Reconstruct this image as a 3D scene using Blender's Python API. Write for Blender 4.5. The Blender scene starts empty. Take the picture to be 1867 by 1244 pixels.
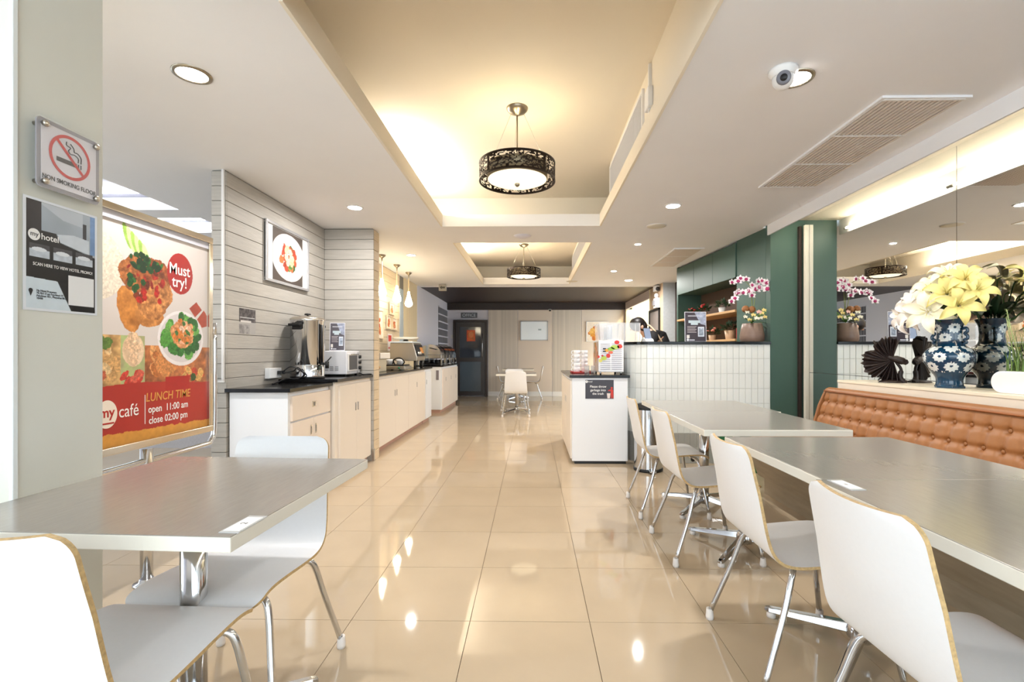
import bpy, bmesh, math, random
import numpy as np
from mathutils import Vector, Matrix
random.seed(7)
SC = bpy.context.scene
COL = SC.collection
PI = math.pi

# ------------------------------------------------------------------ camera, world, exposure
FPX, PCX, PCY, CAMZ, YAW = 873.0, 956.7, 644.0, 1.1231, 0.0155
cd = bpy.data.cameras.new('camera'); cam = bpy.data.objects.new('camera', cd); COL.objects.link(cam)
cd.sensor_width = 36.0; cd.lens = FPX / 1867.0 * 36.0
cd.shift_x = -(PCX - 933.5) / 1867.0; cd.shift_y = (PCY - 622.0) / 1867.0
cd.clip_start = 0.02; cd.clip_end = 200
cam.location = (0, 0, CAMZ); cam.rotation_euler = (PI / 2, 0, YAW)
SC.camera = cam
w = bpy.data.worlds.new('world'); SC.world = w; w.use_nodes = True
bg = w.node_tree.nodes['Background']
bg.inputs['Color'].default_value = (0.80, 0.92, 1.0, 1); bg.inputs['Strength'].default_value = 1.75
vs = SC.view_settings
vs.view_transform = 'Standard'; vs.look = 'None'; vs.gamma = 1.0; vs.use_curve_mapping = False
vs.exposure = 1.6
SC.cycles.max_bounces = 8; SC.cycles.diffuse_bounces = 4; SC.cycles.glossy_bounces = 5
SC.cycles.adaptive_threshold = 0.03
SC.cycles.transmission_bounces = 8; SC.cycles.sample_clamp_indirect = 6.0
SC.cycles.caustics_reflective = False; SC.cycles.caustics_refractive = False
LIGHT_COOL, LIGHT_WARM = (1.0, 0.975, 0.945), (1.0, 0.80, 0.55)

# ------------------------------------------------------------------ helpers
def lin(c):
    return c / 12.92 if c <= .04045 else ((c + .055) / 1.055) ** 2.4
def S(r, g, b):
    return (lin(r / 255), lin(g / 255), lin(b / 255))
MATS = {}
def mat(name, col, rough=.5, metal=0.0, noise=0.0, nscale=8.0, bump=0.0, bscale=60.0, emit=None, estr=0.0,
        trans=0.0, ior=1.45, coat=0.0, stretch=None, spec=.5, alpha=1.0, sheen=0.0):
    if name in MATS: return MATS[name]
    m = bpy.data.materials.new(name); m.use_nodes = True
    nt = m.node_tree; p = nt.nodes['Principled BSDF']
    p.inputs['Base Color'].default_value = (*col, 1); p.inputs['Roughness'].default_value = rough
    p.inputs['Metallic'].default_value = metal; p.inputs['IOR'].default_value = ior
    p.inputs['Transmission Weight'].default_value = trans; p.inputs['Coat Weight'].default_value = coat
    p.inputs['Coat Roughness'].default_value = .05
    p.inputs['Specular IOR Level'].default_value = spec; p.inputs['Alpha'].default_value = alpha
    p.inputs['Sheen Weight'].default_value = sheen
    if emit is not None:
        p.inputs['Emission Color'].default_value = (*emit, 1); p.inputs['Emission Strength'].default_value = estr
    if noise or bump:
        tc = nt.nodes.new('ShaderNodeTexCoord'); mp = nt.nodes.new('ShaderNodeMapping')
        nt.links.new(tc.outputs['Object'], mp.inputs['Vector'])
        if stretch: mp.inputs['Scale'].default_value = stretch
        if noise:
            n = nt.nodes.new('ShaderNodeTexNoise'); n.inputs['Scale'].default_value = nscale; n.inputs['Detail'].default_value = 5
            nt.links.new(mp.outputs['Vector'], n.inputs['Vector'])
            r = nt.nodes.new('ShaderNodeValToRGB')
            r.color_ramp.elements[0].position = .3; r.color_ramp.elements[1].position = .7
            r.color_ramp.elements[0].color = (*[max(0, c * (1 - noise)) for c in col], 1)
            r.color_ramp.elements[1].color = (*[min(1, c * (1 + noise)) for c in col], 1)
            nt.links.new(n.outputs['Fac'], r.inputs['Fac']); nt.links.new(r.outputs['Color'], p.inputs['Base Color'])
        if bump:
            n2 = nt.nodes.new('ShaderNodeTexNoise'); n2.inputs['Scale'].default_value = bscale; n2.inputs['Detail'].default_value = 4
            nt.links.new(mp.outputs['Vector'], n2.inputs['Vector'])
            b = nt.nodes.new('ShaderNodeBump'); b.inputs['Strength'].default_value = bump; b.inputs['Distance'].default_value = .01
            nt.links.new(n2.outputs['Fac'], b.inputs['Height']); nt.links.new(b.outputs['Normal'], p.inputs['Normal'])
    MATS[name] = m
    return m
def print_mat(name, rough=.35, coat=0.0):
    if name in MATS: return MATS[name]
    m = mat(name, (1, 1, 1), rough, coat=coat); nt = m.node_tree
    a = nt.nodes.new('ShaderNodeAttribute'); a.attribute_name = 'Col'
    nt.links.new(a.outputs['Color'], nt.nodes['Principled BSDF'].inputs['Base Color'])
    return m

def link(o, parent=None):
    COL.objects.link(o)
    if parent is not None: o.parent = parent
    return o
def wloc(o):
    v = Vector((0, 0, 0))
    while o is not None:
        v += o.location; o = o.parent
    return v
def tag(o, label=None, cat=None, group=None, kind=None):
    if label: o['label'] = label
    if cat: o['category'] = cat
    if group: o['group'] = group
    if kind: o['kind'] = kind
    return o
def thing(name, label, cat, loc=(0, 0, 0), rz=0.0, group=None, kind=None):
    o = bpy.data.objects.new(name, None); o.empty_display_size = .1; link(o)
    o.location = loc; o.rotation_euler = (0, 0, rz)
    return tag(o, label, cat, group, kind)
def struct(name, loc=(0, 0, 0), rz=0.0, label=None):
    return thing(name, label, None, loc, rz, kind='structure')
def copy_tree(o, parent=None):
    c = o.copy(); COL.objects.link(c); c.parent = parent
    for ch in list(o.children): copy_tree(ch, c)
    return c
def dup(o, loc, rz, label=None, group=None):
    c = copy_tree(o); c.location = loc; c.rotation_euler = (0, 0, rz)
    if label: c['label'] = label
    if group: c['group'] = group
    return c

class Fr:
    """local frame: a along u, b along v, c along n = u x v"""
    def __init__(s, o, u, v):
        s.o = Vector(o); s.u = Vector(u).normalized(); s.v = Vector(v).normalized(); s.n = s.u.cross(s.v)
    def p(s, a, b, c=0.0): return s.o + s.u * a + s.v * b + s.n * c
    def mx(s):
        m = Matrix((s.u, s.v, s.n)).transposed().to_4x4(); m.translation = s.o; return m

class MB:
    def __init__(s): s.v = []; s.f = []; s.m = []; s.k = []
    def add(s, vs, fs, mi=0, smooth=False):
        o = len(s.v); s.v += [Vector(x) for x in vs]
        for f in fs: s.f.append([i + o for i in f]); s.m.append(mi); s.k.append(smooth)
        return s
    def box(s, x0, x1, y0, y1, z0, z1, mi=0):
        vs = [(x, y, z) for z in (z0, z1) for y in (y0, y1) for x in (x0, x1)]
        return s.add(vs, [(0, 2, 3, 1), (4, 5, 7, 6), (0, 1, 5, 4), (2, 6, 7, 3), (0, 4, 6, 2), (1, 3, 7, 5)], mi)
    def fbox(s, fr, a0, a1, b0, b1, c0, c1, mi=0):
        vs = [fr.p(a, b, c) for c in (c0, c1) for b in (b0, b1) for a in (a0, a1)]
        return s.add(vs, [(0, 2, 3, 1), (4, 5, 7, 6), (0, 1, 5, 4), (2, 6, 7, 3), (0, 4, 6, 2), (1, 3, 7, 5)], mi)
    def prism(s, pts, d, mi=0, smooth=False):
        """closed polygon (list of 3d points) extruded by vector d"""
        n = len(pts); d = Vector(d); P = [Vector(p) for p in pts]
        o = len(s.v); s.v += P + [p + d for p in P]
        s.f.append([o + i for i in range(n)][::-1]); s.m.append(mi); s.k.append(False)
        s.f.append([o + n + i for i in range(n)]); s.m.append(mi); s.k.append(False)
        for i in range(n):
            j = (i + 1) % n
            s.f.append([o + i, o + j, o + n + j, o + n + i]); s.m.append(mi); s.k.append(smooth)
        return s
    def lathe(s, prof, c=(0, 0, 0), n=32, mi=0, cap=True, smooth=True, ax=None):
        """prof: (r, z) list around the z axis at c (or around axis frame ax=Fr with n as axis)"""
        c = Vector(c); o = len(s.v)
        for r, z in prof:
            for i in range(n):
                t = 2 * PI * i / n
                if ax: s.v.append(ax.p(r * math.cos(t), r * math.sin(t), z))
                else: s.v.append(c + Vector((r * math.cos(t), r * math.sin(t), z)))
        for k in range(len(prof) - 1):
            for i in range(n):
                j = (i + 1) % n
                s.f.append([o + k * n + i, o + k * n + j, o + (k + 1) * n + j, o + (k + 1) * n + i]); s.m.append(mi); s.k.append(smooth)
        if cap:
            if prof[0][0] > 1e-6: s.f.append([o + i for i in range(n)][::-1]); s.m.append(mi); s.k.append(False)
            if prof[-1][0] > 1e-6: s.f.append([o + (len(prof) - 1) * n + i for i in range(n)]); s.m.append(mi); s.k.append(False)
        return s
    def tube(s, pts, r, n=10, mi=0, cap=True):
        P = [Vector(p) for p in pts]; R = r if isinstance(r, (list, tuple)) else [r] * len(P)
        o = len(s.v); up = None
        for i, p in enumerate(P):
            d = (P[min(i + 1, len(P) - 1)] - P[max(i - 1, 0)]).normalized()
            if up is None:
                up = Vector((0, 0, 1)) if abs(d.z) < .9 else Vector((1, 0, 0))
            a = d.cross(up)
            if a.length < 1e-4: a = d.cross(Vector((0, 1, 0)))
            a.normalize(); b = a.cross(d).normalized(); up = b
            for k in range(n):
                t = 2 * PI * k / n; s.v.append(p + (a * math.cos(t) + b * math.sin(t)) * R[i])
        for i in range(len(P) - 1):
            for k in range(n):
                j = (k + 1) % n
                s.f.append([o + i * n + k, o + i * n + j, o + (i + 1) * n + j, o + (i + 1) * n + k]); s.m.append(mi); s.k.append(True)
        if cap:
            s.f.append([o + k for k in range(n)][::-1]); s.m.append(mi); s.k.append(False)
            s.f.append([o + (len(P) - 1) * n + k for k in range(n)]); s.m.append(mi); s.k.append(False)
        return s
    def grid(s, fn, nu, nv, mi=0, smooth=True):
        o = len(s.v)
        for j in range(nv + 1):
            for i in range(nu + 1): s.v.append(Vector(fn(i / nu, j / nv)))
        for j in range(nv):
            for i in range(nu):
                a = o + j * (nu + 1) + i
                s.f.append([a, a + 1, a + nu + 2, a + nu + 1]); s.m.append(mi); s.k.append(smooth)
        return s
    def ball(s, c, r, n=12, m=8, mi=0):
        c = Vector(c); rx, ry, rz = r if isinstance(r, (list, tuple)) else (r, r, r)
        o = len(s.v)
        for j in range(m + 1):
            ph = PI * j / m
            for i in range(n):
                t = 2 * PI * i / n
                s.v.append(c + Vector((rx * math.sin(ph) * math.cos(t), ry * math.sin(ph) * math.sin(t), rz * math.cos(ph))))
        for j in range(m):
            for i in range(n):
                k = (i + 1) % n
                s.f.append([o + j * n + i, o + (j + 1) * n + i, o + (j + 1) * n + k, o + j * n + k]); s.m.append(mi); s.k.append(True)
        return s
    def build(s, name, mats, parent=None, local=False, bevel=0.0, seg=2, kind=None, fix=False):
        off = Vector((0, 0, 0))
        if parent is not None and not local: off = wloc(parent)
        loc = Vector((0, 0, 0))
        if parent is None and not local and s.v:
            xs = [v.x for v in s.v]; ys = [v.y for v in s.v]; zs = [v.z for v in s.v]
            loc = Vector(((min(xs) + max(xs)) / 2, (min(ys) + max(ys)) / 2, min(zs))); off = loc
        me = bpy.data.meshes.new(name)
        me.from_pydata([tuple(v - off) for v in s.v], [], s.f)
        ml = mats if isinstance(mats, (list, tuple)) else [mats]
        for m in ml: me.materials.append(m)
        me.polygons.foreach_set('material_index', s.m); me.polygons.foreach_set('use_smooth', s.k)
        if fix:
            bm = bmesh.new(); bm.from_mesh(me); bmesh.ops.remove_doubles(bm, verts=bm.verts, dist=1e-5)
            bmesh.ops.recalc_face_normals(bm, faces=bm.faces); bm.to_mesh(me); bm.free()
        me.update()
        o = bpy.data.objects.new(name, me); link(o, parent); o.location = loc
        if bevel:
            b = o.modifiers.new('bevel', 'BEVEL'); b.width = bevel; b.segments = seg; b.limit_method = 'ANGLE'; b.angle_limit = .6
        if kind: o['kind'] = kind
        return o

def smooth_path(pts, n=6):
    P = [Vector(p) for p in pts]; Q = [P[0] * 2 - P[1]] + P + [P[-1] * 2 - P[-2]]; out = []
    for i in range(1, len(Q) - 2):
        p0, p1, p2, p3 = Q[i - 1:i + 3]
        for k in range(n):
            t = k / n
            out.append(.5 * (2 * p1 + (p2 - p0) * t + (2 * p0 - 5 * p1 + 4 * p2 - p3) * t * t + (3 * p1 - p0 - 3 * p2 + p3) * t ** 3))
    out.append(P[-1]); return out
def rounded_rect(a0, a1, b0, b1, r, n=5):
    out = []
    for cx, cy, t0 in ((a1 - r, b1 - r, 0), (a0 + r, b1 - r, PI / 2), (a0 + r, b0 + r, PI), (a1 - r, b0 + r, 1.5 * PI)):
        for k in range(n + 1):
            t = t0 + PI / 2 * k / n; out.append((cx + r * math.cos(t), cy + r * math.sin(t)))
    return out
def text(body, size, m, parent, fr, a, b, c=.0006, align='CENTER', name='lettering', bold=0.0, sx=1.0, italic=0.0):
    cu = bpy.data.curves.new(name, 'FONT'); cu.body = body; cu.size = size; cu.align_x = align; cu.align_y = 'CENTER'
    cu.offset = bold * size; cu.shear = italic; cu.extrude = .0002; cu.resolution_u = 3
    t = bpy.data.objects.new(name, cu)
    me = bpy.data.meshes.new_from_object(t)
    bpy.data.objects.remove(t); bpy.data.curves.remove(cu)
    off = wloc(parent)
    for v in me.vertices: v.co = fr.p(a + v.co.x * sx, b + v.co.y, c + v.co.z) - off
    me.materials.clear(); me.materials.append(m)
    o = bpy.data.objects.new(name, me); link(o, parent); return o
# ---- flat prints painted as colours of a fine grid
_rng = np.random.RandomState(3)
_lat = _rng.rand(64, 64)
def vn(x, y):
    xi = np.floor(x).astype(int); yi = np.floor(y).astype(int); fx = x - xi; fy = y - yi
    fx = fx * fx * (3 - 2 * fx); fy = fy * fy * (3 - 2 * fy)
    g = lambda i, j: _lat[i % 64, j % 64]
    return (g(xi, yi) * (1 - fx) + g(xi + 1, yi) * fx) * (1 - fy) + (g(xi, yi + 1) * (1 - fx) + g(xi + 1, yi + 1) * fx) * fy
def fbm(x, y, f): return .5 * vn(x * f, y * f) + .3 * vn(x * f * 2.1 + 9, y * f * 2.1) + .2 * vn(x * f * 4.3, y * f * 4.3 + 5)
class Paint:
    def __init__(s, W, H, res, base):
        s.W, s.H = W, H; s.nx = max(2, int(W / res)); s.ny = max(2, int(H / res))
        s.U, s.V = np.meshgrid(np.linspace(0, W, s.nx + 1), np.linspace(0, H, s.ny + 1))
        s.A = np.zeros((s.ny + 1, s.nx + 1, 3)); s.A[:] = np.array(base) / 255.0; s.cache = {}
    def noise(s, f):
        if f not in s.cache: s.cache[f] = fbm(s.U, s.V, f)
        return s.cache[f]
    def fill(s, mask, col, var=0.0, f=40.0, col2=None):
        c = np.array(col) / 255.0; n = s.noise(f)[..., None]
        if col2 is not None: C = c * (1 - n) + np.array(col2) / 255.0 * n; C = C * (1 + var * (n - .5) * 2)
        else: C = c * (1 + var * (n - .5) * 2)
        C = np.broadcast_to(C, s.A.shape); s.A[mask] = np.clip(C[mask], 0, 1); return s
    def ell(s, cx, cy, rx, ry, rag=0.0, f=30.0, ang=0.0):
        a, b = s.U - cx, s.V - cy; ca, sa = math.cos(ang), math.sin(ang)
        x, y = a * ca + b * sa, -a * sa + b * ca
        return (x / rx) ** 2 + (y / ry) ** 2 < 1 + rag * ((np.roll(s.noise(f), int(cx * 977), 1) - .5) * 2 if rag else 0)
    def rect(s, a0, a1, b0, b1): return (s.U >= a0) & (s.U <= a1) & (s.V >= b0) & (s.V <= b1)
    def poly(s, pts):
        inside = np.zeros(s.U.shape, bool); n = len(pts)
        for i in range(n):
            x1, y1 = pts[i]; x2, y2 = pts[(i + 1) % n]
            if y1 == y2: continue
            c = ((y1 > s.V) != (y2 > s.V)) & (s.U < (x2 - x1) * (s.V - y1) / (y2 - y1) + x1); inside ^= c
        return inside
    def build(s, name, fr, parent, m, c=0.0):
        off = wloc(parent) if parent else Vector((0, 0, 0))
        o_, u, v, n = [np.array(q) for q in (fr.o - off, fr.u, fr.v, fr.n)]
        co = o_ + s.U[..., None] * u + s.V[..., None] * v + c * n
        me = bpy.data.meshes.new(name); W1 = s.nx + 1
        i, j = np.meshgrid(np.arange(s.nx), np.arange(s.ny)); a = (j * W1 + i).ravel()
        q = np.stack([a, a + 1, a + W1 + 1, a + W1], 1)
        me.vertices.add(co.shape[0] * co.shape[1]); me.vertices.foreach_set('co', co.reshape(-1))
        me.loops.add(q.size); me.loops.foreach_set('vertex_index', q.ravel())
        me.polygons.add(len(q)); me.polygons.foreach_set('loop_start', np.arange(0, q.size, 4))
        me.update(calc_edges=True); me.validate()
        A = np.clip(s.A, 0, 1); L = np.where(A <= .04045, A / 12.92, ((A + .055) / 1.055) ** 2.4)
        att = me.color_attributes.new('Col', 'FLOAT_COLOR', 'POINT')
        att.data.foreach_set('color', np.concatenate([L, np.ones(L.shape[:2] + (1,))], 2).reshape(-1))
        me.materials.append(m)
        o = bpy.data.objects.new(name, me); link(o, parent); return o

# ------------------------------------------------------------------ materials
M_CEIL = mat('ceiling_paint', S(240, 239, 240), .75, noise=.02, nscale=1.5, bump=.05, bscale=200)
M_COVE = mat('cove_paint', S(236, 226, 208), .7)
M_COFFER = mat('coffer_paint', S(236, 226, 208), .75, bump=.05, bscale=200)
M_WHITE = mat('white_paint', S(236, 234, 232), .55)
M_LILACW = mat('pale_lilac_paint', S(226, 224, 234), .6)
M_PILLAR = mat('pillar_paint', S(222, 222, 212), .6, noise=.02, nscale=3)
M_TILE = mat('beige_polished_tile', S(190, 171, 145), .045, noise=.035, nscale=3.0, spec=.55)
M_GROUT = mat('grout', S(120, 98, 80), .8)
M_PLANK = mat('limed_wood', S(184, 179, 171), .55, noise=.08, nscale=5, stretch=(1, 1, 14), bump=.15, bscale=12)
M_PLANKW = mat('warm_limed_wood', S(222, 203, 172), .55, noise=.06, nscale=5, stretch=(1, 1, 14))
M_GAP = mat('plank_gap', S(120, 116, 110), .8)
M_DARKWOOD = mat('dark_wenge', S(50, 38, 34), .45, noise=.15, nscale=3, stretch=(12, 1, 12))
M_BLACKTOP = mat('black_granite', S(14, 13, 14), .14, noise=.3, nscale=200, spec=.3)
M_CAB = mat('cabinet_laminate', S(238, 228, 216), .45)
M_CABW = mat('cabinet_white', S(238, 240, 244), .45)
M_CHROME = mat('chrome', S(205, 206, 208), .10, 1.0)
M_STEEL = mat('brushed_steel', S(190, 184, 174), .28, 1.0)
M_NICKEL = mat('aged_nickel', S(158, 148, 130), .3, 1.0)
M_BLACK = mat('black_plastic', S(22, 22, 24), .4)
M_GREEN = mat('deep_green_paint', S(66, 92, 82), .45, noise=.03, nscale=2)
M_MIRROR = mat('mirror_silver', (.86, .87, .85), .01, 1.0)
M_SHELL = mat('white_laminate', S(236, 237, 240), .38, noise=.008, nscale=90)
M_PLY = mat('birch_ply_edge', S(190, 160, 112), .6, noise=.2, nscale=120)
M_TABLE = mat('brushed_grey_laminate', S(160, 154, 146), .20, .35, noise=.05, nscale=18, stretch=(10, 1, 1), spec=.6)
M_TEDGE = mat('table_edge', S(226, 222, 210), .4)
M_CAP = mat('white_rubber', S(226, 220, 215), .6)
M_LEATHER = mat('tan_leather', S(150, 98, 54), .42, noise=.06, nscale=6, bump=.06, bscale=300)
M_CREAM = mat('cream_laminate', S(232, 222, 200), .45)
M_BENCHW = mat('greyed_oak', S(158, 144, 122), .5, noise=.12, nscale=4, stretch=(6, 1, 6))
M_WOOD = mat('shelf_oak', S(190, 152, 106), .5, noise=.1, nscale=6, stretch=(1, .2, 6))
M_GLOW = mat('cool_glow', (1, 1, 1), .5, emit=LIGHT_COOL, estr=60)
M_PRINT = print_mat('printed_gloss', .3)
M_PRINTM = print_mat('printed_matte', .5)
M_TXTW = mat('print_white', S(245, 243, 240), .5)
M_TXTB = mat('print_black', S(30, 28, 30), .5)
# ------------------------------------------------------------------ the room
H, HU = 2.42, 2.88                     # main ceiling, coffer ceiling
YB = 12.48                             # back wall
XM = 2.76                              # mirror plane
# floor: slab with polished tiles laid on it
floor = struct('floor')
MB().box(-6.2, 3.4, -2.4, 12.7, -.12, -.006).build('subfloor', M_GROUT, floor)
tile_proto = None
for i in range(-6, 5):
    for j in range(-4, 21):
        x0, y0 = .24 + .5 * i, 2.0017 + .5 * j
        if tile_proto is None:
            tile_proto = MB().box(-.2488, .2488, -.2488, .2488, -.01, 0).build('floor_tile', M_TILE, floor, local=True)
            o = tile_proto
        else:
            o = tile_proto.copy(); COL.objects.link(o)
        o.location = (x0 + .25, y0 + .25, 0)
m = MB()
for x0 in (-6.2, -2.76 - .5 * 0):
    pass
m.box(-6.2, -2.761, -2.4, 12.7, -.01, 0); m.box(-2.759, 3.4, -2.4, -.001, -.01, 0); m.box(2.741, 3.4, .001, 12.7, -.01, 0)
m.build('outer_floor', M_TILE, floor)

# ceiling
ceil = struct('ceiling')
CX0, CX1 = -.92, .69
def cpanel(x0, x1, y0, y1, z0=H, z1=H + .11, mm=M_CEIL, name='ceiling_panel', parent=ceil):
    return MB().box(x0, x1, y0, y1, z0, z1).build(name, mm, parent)
cpanel(-3.19, CX0, -2.4, 9.36)
cpanel(-6.2, -3.19, -2.4, 1.6); cpanel(-6.2, -3.19, 4.28, 4.55); cpanel(-6.2, -3.19, 5.1, 5.6); cpanel(-6.2, -5.6, 1.6, 4.28)
cpanel(-6.2, -3.19, 1.5, 5.3, H + .15, H + .2, M_LILACW, 'recess_panel')
cpanel(CX1, 2.39, -2.4, 4.9); cpanel(CX1, 2.385, 4.9, 9.36); cpanel(2.385, 2.75, 5.0, 9.36)
cpanel(CX0, CX1, -2.4, 1.744); cpanel(CX0, CX1, 4.88, 5.62); cpanel(CX0, CX1, 8.98, 9.36)
# coffers: upper ceilings, walls of the cove
for (y0, y1, yn, yf) in ((1.744, 4.88, 1.4, 5.42), (5.62, 8.98, 5.54, 9.7)):
    cpanel(-1.25, 1.2, yn, yf, HU, HU + .05, M_COFFER, 'coffer_ceiling')
    cpanel(-1.29, -1.25, yn, yf, H + .11, HU + .05, M_COVE, 'coffer_wall')
    cpanel(1.2, 1.24, yn, yf, H + .11, HU + .05, M_COVE, 'coffer_wall')
    cpanel(-1.29, 1.24, yn - .04, yn, H + .11, HU + .05, M_COVE, 'coffer_wall')
    cpanel(-1.29, 1.24, yf, yf + .04, H + .11, HU + .05, M_COVE, 'coffer_wall')
    # boxed air duct on the right of the coffer
    cpanel(CX1 + .03, 1.2, yn + .2, y1 - .45, H + .115, HU, M_COVE, 'duct_box')
# white fascia beads under the far lips
for (y0, y1) in ((1.744, 4.88), (5.62, 8.98)):
    MB().box(CX0, CX1, y1 - .004, y1 + .012, H - .004, H + .118).build('cove_lip', M_WHITE, ceil)
    MB().box(CX0 - .012, CX0 + .004, y0, y1, H - .004, H + .118).build('cove_lip', M_COVE, ceil)
    MB().box(CX1 - .004, CX1 + .012, y0, y1, H - .004, H + .118).build('cove_lip', M_COVE, ceil)
# dark timber ceiling and beam over the far bay
MB().box(-2.3, 2.41, 9.36, YB, H, H + .06).build('timber_ceiling', M_DARKWOOD, ceil)
MB().box(-2.3, 2.45, YB - .12, YB, 2.245, H).build('timber_beam', M_DARKWOOD, ceil, bevel=.004)
MB().box(-2.2, 2.41, 9.352, 9.362, H - .006, H + .06).build('ceiling_edge', M_WHITE, ceil)
# cove over the mirror
MB().box(2.385, 2.40, -2.4, 4.895, 2.318, H + .05).build('cove_fascia', M_CEIL, ceil)
MB().box(2.40, 2.8, -2.4, 4.9, H + .05, H + .09).build('cove_ceiling', M_COVE, ceil)

# pale pillar beside the near table
pil = struct('wall_pillar')
MB().box(-2.1, -1.40, 1.272, 1.539, 0, H).build('pillar_body', M_PILLAR, pil)
MB().box(-1.404, -1.392, 1.262, 1.276, 0, H).build('corner_bead', mat('bead', S(235, 240, 240), .4), pil, bevel=.002)

# boarded wall behind the urn, its front return and the boarded column
def boards(name, fr, L, mm, parent, n=23, h=.105, z0=.0):
    for k in range(n):
        b0 = z0 + k * h; b1 = min(b0 + h - .0035, H)
        if b0 > H - .02: break
        MB().fbox(fr, .0, L, b0, b1, 0, .012).build(name, mm, parent, bevel=.002, seg=1)
wl = struct('wall_left')
MB().box(-2.272, -2.177, 3.367, 4.96, 0, H).build('wall_core', M_GAP, wl)
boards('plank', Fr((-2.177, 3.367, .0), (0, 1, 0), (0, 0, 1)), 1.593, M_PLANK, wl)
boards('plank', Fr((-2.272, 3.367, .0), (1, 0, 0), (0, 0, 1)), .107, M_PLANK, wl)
MB().box(-2.19, -2.172, 3.338, 3.353, .93, H).build('cable_trunking', M_WHITE, wl, bevel=.003)
MB().box(-2.262, -2.172, 3.340, 3.354, .915, .93).build('cable_trunking', M_WHITE, wl, bevel=.003)
col = struct('wall_column')
MB().box(-2.3, -1.662, 4.972, 5.14, 0, H).build('column_core', M_GAP, col)
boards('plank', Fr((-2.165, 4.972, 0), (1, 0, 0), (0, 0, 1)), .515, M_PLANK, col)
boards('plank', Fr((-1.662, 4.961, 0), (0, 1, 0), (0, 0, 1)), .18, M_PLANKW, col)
MB().box(-1.664, -1.640, 4.948, 4.975, 0, .13).build('steel_foot', M_STEEL, col, bevel=.002)
wl2 = struct('wall_buffet')
MB().box(-2.4, -2.214, 5.14, 8.2, 0, H).build('wall_core', M_GAP, wl2)
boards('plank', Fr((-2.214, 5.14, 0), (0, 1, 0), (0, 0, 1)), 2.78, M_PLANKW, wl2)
MB().box(-2.4, -2.203, 8.2, 9.13, 0, H).build('plain_wall', mat('cream_wall', S(228, 212, 178), .6), wl2)
MB().box(-2.215, -2.197, 7.93, 8.14, .9, 2.2).build('frosted_strip', mat('frosted_glass', S(186, 200, 212), .2), wl2)
MB().box(-2.4, -2.199, 8.5, 8.53, 0, H).build('wall_joint', M_PLANKW, wl2)
wl3 = struct('wall_far_left')
MB().box(-2.4, -2.2, 9.13, YB, 0, H).build('white_wall', M_LILACW, wl3)
lv = thing('louvre_window', 'tall narrow dark louvred window with white horizontal bars beside the office door', 'window', (-2.2, 11.8, 1.2))
MB().box(-2.199, -2.192, 11.18, 12.36, 1.18, 2.22).build('dark_pane', mat('dark_mesh', S(105, 104, 112), .5), lv)
for k in range(7):
    z = 1.18 + k * 1.04 / 6
    MB().box(-2.199, -2.172, 11.16, 12.38, z - .014, z + .014).build('louvre_bar', M_LILACW, lv)
for k in range(12):
    y = 11.22 + k * .1
    MB().box(-2.195, -2.186, y, y + .018, 1.18, 2.22).build('mesh_rod', mat('rod_grey', S(150, 150, 156), .5), lv)

# back wall with panels, skirting
wb = struct('wall_back')
MB().box(-2.4, 2.6, YB, YB + .15, 0, 2.6).build('wall_core', M_LILACW, wb)
M_STRIPE = mat('striped_paper', S(208, 198, 186), .6, noise=.12, nscale=3.0, stretch=(6, 1, .05))
M_PLAINP = mat('plain_paper', S(222, 208, 194), .6)
for x0, x1, mm in ((-1.145, -.375, M_STRIPE), (-.375, .525, M_PLAINP), (.525, 1.28, M_STRIPE), (1.28, 2.39, M_PLAINP)):
    MB().box(x0 + .004, x1 - .004, YB - .02, YB, .12, 2.245).build('wall_panel', mm, wb)
bb = struct('baseboard_back')
for x0, x1 in ((-1.145, .52), (.53, 2.39)):
    MB().box(x0, x1, YB - .035, YB, 0, .12).build('skirting_board', M_WHITE, bb, bevel=.004)

# office door
dr = struct('door_1', (-1.6, YB, 0), label='dark timber office door with glazed upper panel')
fd = Fr((-2.05, YB - .03, 0), (1, 0, 0), (0, 0, 1))
MB().fbox(fd, .0, .055, 0, 1.985, 0, .07).build('door_jamb', M_DARKWOOD, dr)
MB().fbox(fd, .835, .89, 0, 1.985, 0, .07).build('door_jamb', M_DARKWOOD, dr)
MB().fbox(fd, .055, .835, 1.93, 1.985, 0, .07).build('door_head', M_DARKWOOD, dr)
M_DOORF = mat('door_frame_stain', S(50, 42, 40), .35)
m = MB(); m.fbox(fd, .06, .17, .02, 1.925, .01, .05); leaf = m.build('stile', M_DOORF, dr)
MB().fbox(fd, .72, .83, .02, 1.925, .01, .05).build('stile', M_DOORF, dr)
for a, b in ((.02, .13), (.90, 1.0), (1.8, 1.925)):
    MB().fbox(fd, .17, .72, a, b, .01, .05).build('rail', M_DOORF, dr)
MB().fbox(fd, .17, .72, 1.0, 1.8, .015, .025).build('glass_pane', mat('smoked_glass', S(58, 64, 74), .08), dr)
MB().fbox(fd, .17, .72, .13, .90, .015, .025).build('lower_panel', mat('slate_panel', S(82, 94, 104), .15), dr)
MB().tube([fd.p(.76, 1.02, .06), fd.p(.76, 1.02, .09), fd.p(.76, 1.62, .09), fd.p(.76, 1.62, .06)], .01).build('pull_handle', M_CHROME, dr)

M_ALU = mat('white_aluminium', S(226, 230, 232), .4)
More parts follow.
